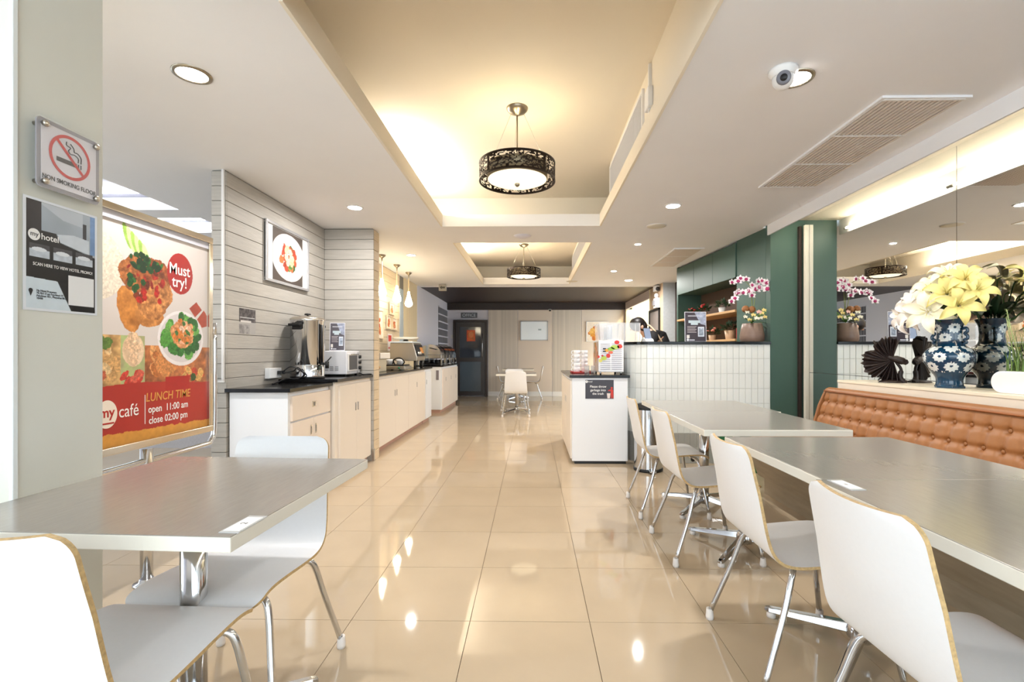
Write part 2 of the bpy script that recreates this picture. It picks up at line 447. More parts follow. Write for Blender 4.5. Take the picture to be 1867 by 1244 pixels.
# right hand side: mirror wall, green walls, far column and lit bay
wr = struct('wall_right')
MB().box(XM, XM + .12, -2.4, 4.9, 0, H + .09).build('wall_core', M_GAP, wr)
for (y0, y1) in ((1.2, 3.148), (3.152, 4.895)):
    for (z0, z1) in ((.0, .928), (.932, H + .05)):
        MB().box(XM - .006, XM, y0, y1, z0, z1).build('mirror_panel', M_MIRROR, wr)
MB().box(XM - .006, XM, -2.4, 1.196, 0, H + .05).build('mirror_panel', M_MIRROR, wr)
M_TRIMW = mat('pale_metal_trim', S(232, 226, 212), .35)
MB().box(2.715, 2.754, 4.80, 4.835, 0, 2.40).build('metal_channel', M_TRIMW, wr, bevel=.003)
MB().box(2.688, 2.712, 4.86, 4.895, 0, 2.40).build('shadow_gap', M_DARKWOOD, wr)
wg = struct('wall_green')
MB().box(2.42, 2.80, 4.902, 5.0, 0, 2.5).build('green_panel', M_GREEN, wg)
RB = math.atan2(.21, 2.37)
bw = struct('wall_bar_back', (2.42, 4.98, 0), RB)
MB().box(0, .40, .02, .60, 0, 2.42).build('end_panel', M_GREEN, bw, local=True)
MB().box(0, .40, 2.33, 2.38, 0, 2.42).build('end_panel', M_GREEN, bw, local=True)
MB().box(.36, .40, .60, 2.33, 0, 2.42).build('niche_back', mat('niche_brown', S(92, 74, 62), .6), bw, local=True)
MB().box(0, .36, .60, 2.33, 0, 1.24).build('plinth', M_GREEN, bw, local=True)
wc = struct('wall_far_column')
MB().box(2.41, 2.72, 8.85, 9.85, 0, H).build('column_core', mat('grey_column', S(176, 180, 182), .6, noise=.05, nscale=30), wc)
MB().box(2.404, 2.41, 8.86, 9.85, 0, H).build('oak_side', mat('oak_panel', S(196, 172, 144), .55, noise=.06, nscale=4, stretch=(4, 4, .6)), wc)
MB().box(2.63, 2.66, 7.2, 8.85, 0, H).build('dark_reveal', M_DARKWOOD, wc)
MB().box(2.5, 2.62, 7.38, 7.46, 0, H).build('pale_post', M_PLAINP, wc)
wa = struct('wall_lit_bay')
MB().box(2.40, 2.45, 9.85, YB, 2.24, 2.5).build('bay_header', mat('pink_header', S(214, 200, 192), .6), wa)
MB().box(2.40, 2.7, 12.3, YB, 0, 2.24).build('bay_pier', mat('oak_panel', (1, 1, 1)), wa)
mat('bay_cream', S(244, 232, 190), .6)
w3 = struct('added_window_3')  # unseen window, added to bring daylight into the far end
for y in (9.88, 11.1, 12.4):
    MB().box(3.30, 3.36, y - .04, y + .04, 0, 2.5).build('window_mullion', M_ALU, w3)
for z in (.4, 2.46):
    MB().box(3.29, 3.37, 9.85, YB, z - .04, z + .04).build('window_rail', M_ALU, w3)
MB().box(3.29, 3.37, 9.85, YB, 0, .38).build('added_sill_wall', mat('bay_cream', (1, 1, 1)), w3)
MB().box(2.4, 3.36, 12.48, 12.55, 0, 2.6).build('bay_wall', mat('bay_cream', (1, 1, 1)), wa)
MB().box(2.4, 3.36, 9.78, 9.85, 0, 2.6).build('bay_wall', mat('bay_cream', (1, 1, 1)), wa)
MB().box(2.4, 3.36, 9.8, YB, 2.5, 2.56).build('bay_ceiling', mat('bay_cream', (1, 1, 1)), wa)

# left side room: end wall, glazed side; glazed street front behind the viewer
we = struct('wall_side_room')
MB().box(-6.2, -2.27, 5.6, 5.72, 0, 2.7).build('end_wall', mat('grey_textured_wall', S(176, 172, 172), .7, noise=.1, nscale=40, stretch=(1, 1, 6)), we)
MB().box(-2.41, -2.272, 4.96, 5.72, 0, H).build('return_wall', M_GAP, we)
w1 = struct('window_1')
MB().box(-6.2, -2.5, -2.4, -2.28, 0, H).build('daylight_block_wall', M_LILACW, w1)  # unseen wall added to keep front daylight out of the side room
for x in (-2.45, -.8, .8, 2.3, 2.72):
    MB().box(x - .03, x + .03, -2.33, -2.27, 0, H).build('window_mullion', M_ALU, w1)
for z in (.05, 2.1, H - .03):
    MB().box(-2.5, 2.8, -2.34, -2.26, z - .04, z + .04).build('window_rail', M_ALU, w1)
w2 = struct('window_2')
MB().box(-6.25, -6.13, .2, 5.6, 0, .95).build('daylight_block_low', M_LILACW, w2)  # unseen wall added to cut daylight from the side window
MB().box(-6.25, -6.13, .2, 5.6, 1.75, H).build('daylight_block_high', M_LILACW, w2)  # upper half, likewise added to narrow the daylight opening
for y in (-2.3, -.4, 1.5, 3.4, 5.5):
    MB().box(-6.18, -6.12, y - .03, y + .03, 0, H).build('window_mullion', M_ALU, w2)
for z in (.05, 2.1, H - .03):
    MB().box(-6.19, -6.11, -2.3, 5.6, z - .04, z + .04).build('window_rail', M_ALU, w2)

# ---- cove lamps (tubes in the troughs; the side-room strips are added)
def cove_tube(p0, p1, label, estr, col=LIGHT_COOL, r=.014):
    mm = mat('tube_%d_%d' % (estr, int(col[2] * 100)), (1, 1, 1), .5, emit=col, estr=estr)
    t = thing('cove_tube_light', label, 'light', tuple((Vector(p0) + Vector(p1)) / 2))
    MB().tube([p0, p1], r, 10).build('tube', mm, t)
    d = (Vector(p1) - Vector(p0)).normalized()
    for q, s in ((Vector(p0), -1), (Vector(p1), 1)):
        MB().tube([q, q + d * s * .03], r * 1.3, 10).build('end_cap', M_WHITE, t)
    return t
COVE = 24
cove_tube((-1.14, 3.7, H + .15), (-1.14, 5.1, H + .15), 'bright tube light hidden in the left cove of the nearer ceiling coffer', COVE, (1, .95, .86))
cove_tube((-1.14, 5.9, H + .15), (-1.14, 8.2, H + .15), 'bright tube light hidden in the left cove of the farther ceiling coffer', COVE, (1, .95, .86))
for k in range(5):
    y0 = -1.2 + k * 1.2
    cove_tube((2.43, y0, 2.352), (2.43, y0 + 1.14, 2.352), 'strip light in the cove above the wall mirror, %s' % ('first from the green wall', 'second from the green wall', 'third from the green wall', 'fourth from the green wall', 'fifth from the green wall')[4 - k], 16, (1, .93, .74), .009)
cove_tube((2.6, 10.1, 2.44), (2.6, 12.2, 2.44), 'warm strip light behind the header of the far lit bay', 70, (1, .86, .55))
cove_tube((-5.4, 4.15, H + .12), (-3.3, 4.15, H + .12), 'added strip light brightening the nearer ceiling recess of the side room', 7, (.9, .96, 1))  # strip added to brighten the face of the recess
cove_tube((-5.4, 5.0, H + .12), (-3.0, 5.0, H + .12), 'added strip light brightening the farther ceiling recess of the side room', 7, (.9, .96, 1))  # second added strip, brightens the farther recess
# ------------------------------------------------------------------ ceiling fittings
def downlight(x, y, r, label, estr, group='recessed ceiling downlights'):
    t = thing('ceiling_downlight', label, 'light', (x, y, H), 0, group)
    MB().lathe([(r * 1.32, 0), (r * 1.3, -.006), (r * 1.05, -.008), (r, -.003), (r, 0)], (x, y, H), 32, cap=False).build('trim_ring', M_NICKEL if r > .06 else M_WHITE, t)
    MB().lathe([(.0001, -.003), (r, -.003)], (x, y, H), 32, cap=False).build('lens', mat('lens_%d' % estr, (1, 1, 1), .5, emit=LIGHT_COOL, estr=estr), t)
DL = 230
downlight(-1.58, 2.20, .062, 'large round recessed downlight over the menu stand', DL)
downlight(-1.576, 4.232, .055, 'round recessed downlight in front of the boarded column', DL)
downlight(1.242, 2.279, .062, 'round recessed downlight beside the dome camera', DL)
downlight(1.238, 4.229, .055, 'round recessed downlight beyond the slatted ceiling vent', DL)
downlight(1.256, 5.71, .032, 'small bright spot downlight between the round ceiling plate and the far vent', DL * 4)
downlight(1.286, 7.569, .036, 'small spot downlight near the far coffer', DL * 5)
downlight(1.714, 8.54, .06, 'farthest round recessed downlight before the dark timber ceiling', DL * 2.2)
downlight(-1.6, 6.3, .05, 'recessed downlight above the buffet counter', DL)
def disc(name, x, y, r, label, cat, mm, dome=.012):
    t = thing(name, label, cat, (x, y, H))
    MB().lathe([(r, 0), (r * .98, -.006), (r * .6, -dome), (.0001, -dome * 1.2)], (x, y, H), 32, cap=False).build('cover', mm, t)
    MB().lathe([(r * 1.06, 0), (r * 1.05, -.004), (r, -.004)], (x, y, H), 32, cap=False).build('rim', M_WHITE, t)
disc('ceiling_speaker', 1.267, 4.9, .095, 'flat round cream ceiling plate beyond the near downlight', 'speaker', mat('speaker_cloth', S(222, 214, 196), .7))
disc('access_point', -.104, 5.29, .095, 'round white plate on the beam between the two coffers', 'fitting', M_LILACW, .02)
disc('ceiling_speaker', .72, 8.65, .1, 'faint round cream ceiling plate beside the far coffer', 'speaker', mat('speaker_cloth', (1, 1, 1)), .006)
# dome camera
t = thing('dome_camera', 'white dome security camera on the right ceiling', 'camera', (1.15, 2.212, H))
MB().lathe([(.062, 0), (.062, -.012), (.05, -.03), (.048, -.034)], (1.15, 2.212, H), 32).build('base', M_WHITE, t)
cdir = Vector((-.45, -1, -.35)).normalized(); fr = Fr(Vector((1.15, 2.212, H - .045)), cdir.cross(Vector((0, 0, 1))), cdir.cross(Vector((0, 0, 1))).cross(cdir) * -1)
MB().ball((1.15, 2.212, H - .042), .047, 20, 14).build('ball', M_WHITE, t)
fr = Fr(Vector((1.15, 2.212, H - .042)), cdir.cross(Vector((0, 0, 1))), (cdir.cross(Vector((0, 0, 1)))).cross(cdir)); sgn = 1 if fr.n.dot(cdir) > 0 else -1
lens = MB().lathe([(.03, sgn * .03), (.03, sgn * .046), (.024, sgn * .05), (.0001, sgn * .05)], n=24, ax=fr, cap=False).build('lens_ring', mat('lens_grey', S(120, 120, 128), .3), t)
MB().lathe([(.016, sgn * .049), (.014, sgn * .053), (.0001, sgn * .054)], n=20, ax=fr, cap=False).build('lens', M_BLACK, lens)
# slatted ceiling vents
def vent(x0, x1, ys, label):
    t = thing('ceiling_air_vent', label, 'vent', ((x0 + x1) / 2, (ys[0] + ys[-1]) / 2, H), 0, 'ceiling air vents')
    MB().box(x0, x1, ys[0], ys[-1], H - .003, H - .001).build('backing', mat('vent_dark', S(96, 88, 82), .7), t)
    m = MB(); w_ = .022
    m.box(x0 - w_, x0, ys[0] - w_, ys[-1] + w_, H - .012, H); m.box(x1, x1 + w_, ys[0] - w_, ys[-1] + w_, H - .012, H)
    m.box(x0, x1, ys[0] - w_, ys[0], H - .012, H); m.box(x0, x1, ys[-1], ys[-1] + w_, H - .012, H)
    m.build('frame', M_CEIL, t)
    for k in range(len(ys) - 1):
        m = MB(); n = 16
        for i in range(n):
            x = x0 + (i + .3) * (x1 - x0) / n
            m.box(x, x + .017, ys[k] + .008, ys[k + 1] - .008, H - .012, H - .003)
        m.build('slats', mat('slat_taupe', S(220, 208, 198), .5), t, kind='stuff')
    for y in ys:
        MB().box(x0, x1, y - .007, y + .007, H - .014, H - .002).build('cross_bar', M_WHITE, t)
vent(1.785, 2.19, (2.46, 2.865, 3.29, 3.74), 'near slatted ceiling vent in three bays beside the mirror cove')
vent(1.78, 2.10, (5.95, 6.4, 6.8, 7.15), 'far slatted ceiling vent above the bar')
# side grilles in the coffers
def grille(y0, y1, label):
    X = CX1 + .03
    t = thing('air_grille', label, 'vent', (X, (y0 + y1) / 2, 2.56), 0, 'coffer side grilles')
    m = MB(); z0, z1 = 2.56, 2.80
    m.box(X - .016, X, y0, y1, z0 - .02, z0); m.box(X - .016, X, y0, y1, z1, z1 + .02); m.box(X - .016, X, y0 - .02, y0, z0 - .02, z1 + .02); m.box(X - .016, X, y1, y1 + .02, z0 - .02, z1 + .02)
    m.build('frame', M_WHITE, t)
    m = MB(); n = int((y1 - y0) / .024)
    for i in range(n):
        y = y0 + (i + .3) * (y1 - y0) / n; m.box(X - .012, X - .001, y, y + .010, z0, z1)
    m.build('slats', mat('grille_grey', S(206, 206, 210), .5), t, kind='stuff')
grille(3.1, 4.36, 'long white air grille in the side of the nearer coffer')
grille(6.2, 8.46, 'long white air grille in the side of the farther coffer')
t = thing('wall_switch_box', 'small white junction box with trunking in the nearer coffer', 'fitting', (CX1 + .02, 2.9, 2.6))
MB().box(CX1, CX1 + .03, 2.86, 2.96, 2.60, 2.72).build('box', M_WHITE, t, bevel=.006)
MB().box(CX1 + .012, CX1 + .03, 2.895, 2.915, 2.53, 2.6).build('trunking', M_WHITE, t)
MB().box(CX1 + .012, CX1 + .03, 2.895, 2.915, 2.72, 2.87).build('trunking', M_WHITE, t)

# drum pendants with a cut-out metal shade
M_SHADE = mat('bronze_shade', S(44, 34, 28), .35, .7)
M_OPAL = mat('opal_glass', S(240, 228, 190), .3, emit=(1, .88, .62), estr=.42)
M_BULB = mat('lamp_bulb', (1, 1, 1), .5, emit=(1, .88, .68), estr=34)
def drum(x, y, label):
    t = thing('drum_pendant_lamp', label, 'lamp', (x, y, HU), 0, 'drum pendant lamps')
    R, z0, z1 = .27, 2.354, 2.478
    MB().lathe([(.078, 0), (.077, -.008), (.06, -.028), (.03, -.042), (.02, -.05), (.0001, -.052)], (x, y, HU), 32, cap=False).build('canopy', M_NICKEL, t)
    MB().tube([(x, y, HU - .05), (x, y, z0 + .05)], .005, 8).build('stem', M_NICKEL, t)
    for k in range(3):
        a = .5 + k * 2 * PI / 3
        MB().tube([(x + .055 * math.cos(a), y + .055 * math.sin(a), HU - .03), (x + R * .98 * math.cos(a), y + R * .98 * math.sin(a), z1)], .0013, 5).build('suspension_wire', M_STEEL, t)
    nu, nv = 220, 22
    ii, jj = np.meshgrid(np.arange(nu), np.arange(nv))
    aa = (ii + .5) / nu * 2 * PI; zz = (jj + .5) / nv
    uu, vv = aa / (2 * PI) * 40, zz * 4.2
    wx = fbm(uu, vv, .8) * 3; nz = np.sin(uu * 2.2 + wx * 3 + np.sin(vv * 2.3) * 1.6) * np.cos(vv * 2.0 + wx * 2.6 + np.sin(uu * 1.3))
    solid = (np.abs(nz) < .33) | (zz < .10) | (zz > .90) | (np.abs((ii % 55) - 27) < 1.5)
    m = MB(); o = 0
    for j in range(nv + 1):
        for i in range(nu):
            a = i / nu * 2 * PI; m.v.append(Vector((x + R * math.cos(a), y + R * math.sin(a), z0 + (z1 - z0) * j / nv)))
    for j in range(nv):
        for i in range(nu):
            if solid[j, i]:
                k = (i + 1) % nu; m.f.append([j * nu + i, j * nu + k, (j + 1) * nu + k, (j + 1) * nu + i]); m.m.append(0); m.k.append(True)
    sh = m.build('cut_out_shade', M_SHADE, t)
    s = sh.modifiers.new('thickness', 'SOLIDIFY'); s.thickness = .003; s.offset = 0
    for zz_ in (z0, z1):
        MB().lathe([(R + .003, -.004), (R + .003, .004), (R - .004, .004), (R - .004, -.004), (R + .003, -.004)], (x, y, zz_), 64, cap=False).build('rim', M_SHADE, sh)
    ri = .215
    MB().lathe([(ri, z1 - z0 - .01), (ri, .012), (ri - .004, .012)], (x, y, z0), 48, cap=False).build('inner_drum', mat('inner_drum', S(150, 136, 108), .4, .4), t)
    MB().lathe([(.0001, -.022), (ri * .4, -.019), (ri * .8, -.008), (ri, .010)], (x, y, z0 + .005), 48, cap=False).build('glass_dish', M_OPAL, t)
    MB().lathe([(.0001, -.045), (.010, -.040), (.018, -.030), (.018, -.02), (.0001, -.018)], (x, y, z0 + .005), 20, cap=False).build('finial', M_NICKEL, t)
    for k in range(3):
        a = 1.2 + k * 2 * PI / 3
        MB().ball((x + .12 * math.cos(a), y + .12 * math.sin(a), z1 - .03), (.022, .022, .03), 12, 8).build('bulb', M_BULB, t)
drum(-.107, 3.434, 'nearer drum pendant lamp with dark cut-out shade and opal glass dish')
drum(-.135, 7.74, 'farther drum pendant lamp with dark cut-out shade and opal glass dish')
# teardrop pendants over the buffet
M_TEAR = mat('teardrop_glass', (1, .95, .85), .3, emit=(1, .86, .62), estr=9)
M_NECK = mat('clear_neck', S(226, 206, 170), .2)
for (y, which) in ((6.295, 'nearest'), (7.0, 'middle'), (7.67, 'farthest')):
    x = -1.985
    t = thing('teardrop_pendant_lamp', which + ' of three teardrop glass pendants over the buffet counter', 'lamp', (x, y, H), 0, 'teardrop pendants over the buffet')
    MB().lathe([(.05, 0), (.048, -.012), (.03, -.03), (.012, -.04), (.008, -.07), (.0001, -.071)], (x, y, H), 24, cap=False).build('canopy', M_NICKEL, t)
    MB().tube([(x, y, H - .07), (x, y, 2.31)], .006, 8).build('rod', M_NICKEL, t)
    MB().lathe([(.006, 2.33), (.011, 2.25), (.012, 2.16), (.015, 2.11)], (x, y, 0), 16, cap=False).build('glass_neck', M_NECK, t)
    MB().lathe([(.015, 2.11), (.022, 2.06), (.038, 2.0), (.056, 1.94), (.060, 1.915), (.052, 1.885), (.036, 1.875), (.02, 1.865), (.008, 1.86), (.0001, 1.858)], (x, y, 0), 24, cap=False).build('glass_shade', M_TEAR, t)
# exit speaker box at the edge of the white ceiling
t = thing('directional_box_sign', 'small grey box with an arrow at the edge of the white ceiling', 'fitting', (-1.68, 8.95, H - .14))
MB().box(-1.75, -1.61, 8.93, 9.0, H - .13, H - .01).build('box', mat('box_grey', S(168, 162, 150), .5), t, bevel=.006)
fr = Fr((-1.74, 8.929, H - .12), (1, 0, 0), (0, 0, 1))
MB().prism([fr.p(a, b) for a, b in ((.01, .05), (.05, .085), (.05, .066), (.11, .066), (.11, .034), (.05, .034), (.05, .015))], fr.n * .002).build('arrow', mat('arrow_dark', S(90, 86, 76), .5), t)
MB().box(-1.70, -1.66, 8.95, 8.98, H - .012, H).build('bracket', M_WHITE, t)
t = thing('sprinkler_camera', 'tiny dark camera on the timber beam above the back wall', 'camera', (.46, YB - .13, 2.22))
MB().ball((.46, YB - .14, 2.225), .03, 14, 10).build('ball', M_BLACK, t); MB().box(.43, .49, YB - .16, YB - .12, 2.235, 2.25).build('mount', M_WHITE, t)
# ------------------------------------------------------------------ chairs
def catmull2(pts, n):
    return [(p.x, p.y) for p in smooth_path([Vector((a, b, 0)) for a, b in pts], n)]
def make_chair(label, group):
    t = thing('plywood_chair', label, 'chair', (0, 0, 0), 0, group)
    prof = catmull2([(-.105, .80), (-.085, .70), (-.058, .58), (-.03, .48), (.0, .432), (.05, .414), (.13, .416), (.24, .426), (.33, .430), (.385, .418), (.41, .398)], 12)
    dense = [i for i in range(len(prof)) if i % 3 == 0 or i < 8 or i > len(prof) - 9]; prof = [prof[i] for i in dense]
    N = len(prof); L = [0]
    for i in range(1, N): L.append(L[-1] + math.hypot(prof[i][0] - prof[i - 1][0], prof[i][1] - prof[i - 1][1]))
    T = L[-1]; ns = 16; th = .010
    def hw(s):
        f = s / T
        W = .178 + .022 * min(1, f / .45)
        r = .045; d = min(s, T - s)
        if d < r: W = W - r + math.sqrt(max(0, r * r - (r - d) ** 2))
        return W
    top, bot = [], []
    for i, (y, z) in enumerate(prof):
        y2, z2 = prof[min(i + 1, N - 1)]; y1, z1 = prof[max(i - 1, 0)]
        d = math.hypot(y2 - y1, z2 - z1); ny, nz = -(z2 - z1) / d, (y2 - y1) / d     # towards the sitter
        W = hw(L[i]); bk = max(0, 1 - L[i] / (.42 * T))
        dish = .022 * min(1, bk * 2)
        rt, rb = [], []
        for k in range(ns + 1):
            u = -1 + 2 * k / ns; off = dish * (u * u - .4)
            rt.append(Vector((u * W, y + ny * off, z + nz * off)))
            rb.append(Vector((u * W, y + ny * (off - th), z + nz * (off - th))))
        top.append(rt); bot.append(rb)
    m = MB()
    for rows, flip in ((top, False), (bot, True)):
        o = len(m.v)
        for r in rows: m.v += r
        for i in range(N - 1):
            for k in range(ns):
                a = o + i * (ns + 1) + k; q = [a, a + 1, a + ns + 2, a + ns + 1]
                m.f.append(q if flip else q[::-1]); m.m.append(0); m.k.append(True)
    m.build('seat_shell', M_SHELL, t, local=True)
    # plywood edge running round the shell
    ring_t = [top[0][k] for k in range(ns + 1)] + [top[i][ns] for i in range(1, N)] + [top[N - 1][k] for k in range(ns - 1, -1, -1)] + [top[i][0] for i in range(N - 2, 0, -1)]
    ring_b = [bot[0][k] for k in range(ns + 1)] + [bot[i][ns] for i in range(1, N)] + [bot[N - 1][k] for k in range(ns - 1, -1, -1)] + [bot[i][0] for i in range(N - 2, 0, -1)]
    m = MB(); n = len(ring_t); m.v += ring_t + ring_b
    for i in range(n):
        j = (i + 1) % n; m.f.append([i, j, n + j, n + i]); m.m.append(0); m.k.append(True)
    m.build('plywood_edge', M_PLY, t, local=True)
    for sx in (-1, 1):
        for (ya, yb) in ((.10, -.075), (.30, .385)):
            pts = smooth_path([(sx * .07, ya, .393), (sx * .13, ya + (yb - ya) * .12, .393), (sx * .168, ya + (yb - ya) * .25, .388), (sx * .188, ya + (yb - ya) * .36, .355), (sx * .205, ya + (yb - ya) * .56, .24), (sx * .235, yb, .03)], 5)
            lg = MB().tube(pts, .0105, 10).build('leg', M_CHROME, t, local=True)
            MB().lathe([(.0135, .045), (.0145, .03), (.0165, .012), (.015, .0)], (sx * .2355, yb, 0), 14).build('foot_cap', M_CAP, lg, local=True)
        MB().lathe([(.014, .392), (.014, .375), (.009, .366)], (sx * .12, .31, 0), 12).build('stacking_bumper', M_BLACK, t, local=True)
    m = MB(); m.box(-.08, .08, .09, .31, .398, .408); m.build('fixing_plate', M_BLACK, t, local=True)
    return t
chair = make_chair('white plywood chair nearest the viewer on the right, at the long table run', 'chairs on the right of the aisle')
GR = 'chairs on the right of the aisle'
chair.location = (.825, 1.09, 0); chair.rotation_euler = (0, 0, -PI / 2 + .03)
dup(chair, (.825, 1.80, 0), -PI / 2, 'second white plywood chair from the viewer on the right of the aisle', GR)
dup(chair, (.825, 2.765, 0), -PI / 2 + .02, 'third white plywood chair from the viewer on the right, before the steel bin', GR)
dup(chair, (.815, 3.49, 0), -PI / 2 - .02, 'white plywood chair beside the steel pedal bin', GR)
GL = 'chairs at the left front table'
dup(chair, (-.985, .935, 0), -.04, 'white plywood chair in the left foreground with its back to the viewer', GL)
dup(chair, (-.965, 1.745, 0), PI - .02, 'white plywood chair facing the viewer beyond the left table', GL)
GF = 'chairs at the far tables'
dup(chair, (-.285, 8.42, 0), 0, 'white chair with its back to the viewer at the far table', GF)
dup(chair, (-.36, 9.62, 0), PI, 'white chair on the far side of the nearer far table', GF)
dup(chair, (.16, 11.75, 0), PI / 2, 'white chair seen from the side at the right of the farthest table', GF)
dup(chair, (-.76, 11.75, 0), -PI / 2, 'white chair seen from the side at the left of the farthest table', GF)

# ------------------------------------------------------------------ tables
def make_table(label, group):
    t = thing('pedestal_table', label, 'table', (0, 0, 0), 0, group)
    a, z1 = .3675, .742
    MB().box(-a, a, -a, a, z1 - .034, z1 - .0012).build('table_edge', M_TEDGE, t, local=True, bevel=.003)
    MB().box(-a + .0015, a - .0015, -a + .0015, a - .0015, z1 - .006, z1).build('table_top', M_TABLE, t, local=True, bevel=.001)
    MB().lathe([(.034, .06), (.034, z1 - .04)], (0, 0, 0), 24).build('post', M_CHROME, t, local=True)
    MB().lathe([(.13, z1 - .04), (.13, z1 - .034)], (0, 0, 0), 24).build('mounting_plate', M_BLACK, t, local=True)
    MB().lathe([(.03, .035), (.048, .05), (.05, .075), (.042, .10), (.036, .105)], (0, 0, 0), 24).build('hub', M_CHROME, t, local=True)
    for k in range(4):
        an = PI / 4 + k * PI / 2; d = Vector((math.cos(an), math.sin(an), 0)); p = Vector((-d.y, d.x, 0))
        m = MB(); R = .345
        sec = [(.03, .022, .060, .095), (R * .55, .020, .040, .066), (R - .02, .017, .022, .042), (R, .012, .024, .036)]
        for r, hw_, za, zb in sec:
            for q, zz in ((-hw_, za), (hw_, za), (hw_ * .7, zb), (-hw_ * .7, zb)): m.v.append(d * r + p * q + Vector((0, 0, zz)))
        for i in range(3):
            for q in range(4):
                m.f.append([i * 4 + q, i * 4 + (q + 1) % 4, i * 4 + 4 + (q + 1) % 4, i * 4 + 4 + q]); m.m.append(0); m.k.append(False)
        m.f.append([12, 13, 14, 15]); m.m.append(0); m.k.append(False)
        ft = m.build('base_foot', M_CHROME, t, local=True, bevel=.003, fix=True)
        MB().lathe([(.013, .026), (.018, .014), (.018, 0)], tuple(d * (R - .025)), 14).build('glide', M_CAP, ft, local=True)
    return t
tb = make_table('square grey-topped pedestal table in the left foreground', 'square pedestal tables')
tb.location = (-.975, 1.365, 0); tb.rotation_euler = (0, 0, -.045)
GT = 'square pedestal tables'
dup(tb, (1.222, 1.092, 0), 0, 'grey-topped table nearest the viewer on the right, joined to its neighbour', GT)
dup(tb, (1.244, 1.829, 0), 0, 'grey-topped table on the right, joined to the nearest one, with a white number card', GT)
dup(tb, (1.222, 2.762, 0), 0, 'grey-topped table on the right beyond the gap, beside the tan bench', GT)
dup(tb, (1.248, 3.499, 0), 0, 'farthest grey-topped table on the right, in front of the tiled bar', GT)
dup(tb, (-.29, 9.03, 0), 0, 'nearer of the two tables at the far end of the aisle', GT)
dup(tb, (-.33, 11.6, 0), 0, 'farther of the two tables by the back wall', GT)
# number cards
def card(x, y, rz, label, txt):
    t = thing('table_number_card', label, 'card', (x, y, .742), rz)
    MB().box(-.022, .022, -.052, .052, 0, .0016).build('holder', mat('clear_holder', S(200, 200, 200), .1), t, local=True)
    MB().box(-.018, .018, -.043, .040, .0016, .0024).build('paper', M_TXTW, t, local=True)
    fr = Fr((0, 0, .0024), (0, 1, 0), (-1, 0, 0))
    if txt:
        o = text(txt, .02, M_TXTB, thing_zero, fr, 0, 0, .0002); o.parent = t
    else:
        MB().box(-.004, .004, -.006, .006, .0024, .0026).build('printed_mark', mat('mark_grey', S(150, 150, 150), .6), t, local=True)
class _Z: pass
thing_zero = bpy.data.objects.new('zero', None)
card(-.640, 1.055, -.045, 'white table number card on the left foreground table', '2')
card(.905, 1.395, .02, 'white table number card on the near right table', None)

# ------------------------------------------------------------------ tan tufted bench
BY0, BY1 = .7, 3.97
bench = thing('tufted_bench', 'long tan leather bench with button-tufted back under the mirror', 'bench', (2.1, (BY0 + BY1) / 2, 0))
m = MB(); S_ = .105
rows = [.52, .625, .73]
def back_pt(u, v, thick=1.0):
    y = BY1 - u * (BY1 - BY0); z = .44 + v * .375 
    lean = 2.300 + .125 * v
    d = 0.0
    if True:
        fy = ((y - BY1 + .06) / S_) % 1.0; fy = min(fy, 1 - fy)           # 0 on a button column
        zz = [abs(z - r) / S_ for r in rows]; fz = min(min(zz), .5)
        bulge = (1 - math.exp(-(fy / .17) ** 2)) * .5 + .5 * (1 - math.exp(-(fz / .16) ** 2))
        dimp = math.exp(-((fy / .16) ** 2 + (fz / .16) ** 2))
        fade = 1 if z < .76 else max(0, 1 - (z - .76) / .05)
        d = .020 * bulge * fade + .018 * (1 - fade) - .014 * dimp * fade
    e = max(0, .02 - u * (BY1 - BY0)) / .02; 
    return (lean - d + .03 * e * e, y, z)
nv = 60; nu = int((BY1 - BY0) / S_ * 12)
m.grid(lambda u, v: back_pt(u, v), nu, nv)
m.build('backrest', M_LEATHER, bench)
m = MB()
prof = [(2.404, .812), (2.415, .832), (2.44, .842), (2.475, .84), (2.48, .82), (2.48, .42), (2.38, .42), (2.38, .60), (2.45, .80)]
m.prism([(x, BY1, z) for x, z in prof], (0, BY0 - BY1, 0)); m.build('back_frame', M_LEATHER, bench)
MB().prism([(x, BY1 + .012, z) for x, z in [(2.29, .44), (2.31, .56), (2.35, .70), (2.39, .79), (2.415, .832), (2.44, .842), (2.475, .84), (2.475, .44)]], (0, -.02, 0)).build('back_end', M_LEATHER, bench, bevel=.006)
MB().tube([(2.398, BY1, .815), (2.398, BY0, .815)], .0065, 8).build('piping', mat('leather_dark', S(150, 90, 46), .5), bench)
m = MB(); m.prism([(x, BY1, z) for x, z in ((1.74, .38), (1.70, .40), (1.695, .44), (1.72, .465), (2.32, .465), (2.32, .38))], (0, BY0 - BY1, 0)); m.build('seat_cushion', M_LEATHER, bench, bevel=.012)
MB().prism([(x, BY1 - .02, z) for x, z in ((1.85, .125), (1.735, .38), (2.45, .38), (2.45, .125))], (0, BY0 - BY1 + .02, 0)).build('front_panel', M_BENCHW, bench)
MB().box(1.862, 2.45, BY0, BY1 - .10, 0, .122).build('kick_board', M_BENCHW, bench)
btn = None
for r in rows:
    k = 0
    while True:
        y = BY1 - .06 - k * S_; k += 1
        if y < BY0 + .05: break
        x = back_pt(0.5, (r - .44) / .375)[0]
        x = 2.300 + .125 * (r - .44) / .375 + .006
        if btn is None:
            btn = MB().ball((0, 0, 0), (.010, .013, .013), 10, 6).build('button', M_LEATHER, bench, local=True); o = btn
        else:
            o = btn.copy(); COL.objects.link(o)
        o.location = Vector((x, y, r)) - bench.location
ledge = thing('mirror_ledge', 'cream display ledge along the foot of the wall mirror', 'shelf', (2.62, 2.3, .84))
MB().box(2.485, XM - .008, .7, 3.94, .885, .905).build('top_board', M_CREAM, ledge, bevel=.002)
MB().box(2.49, XM - .008, .7, 3.935, .0, .885).build('front_board', mat('ledge_front', S(226, 216, 200), .5), ledge)

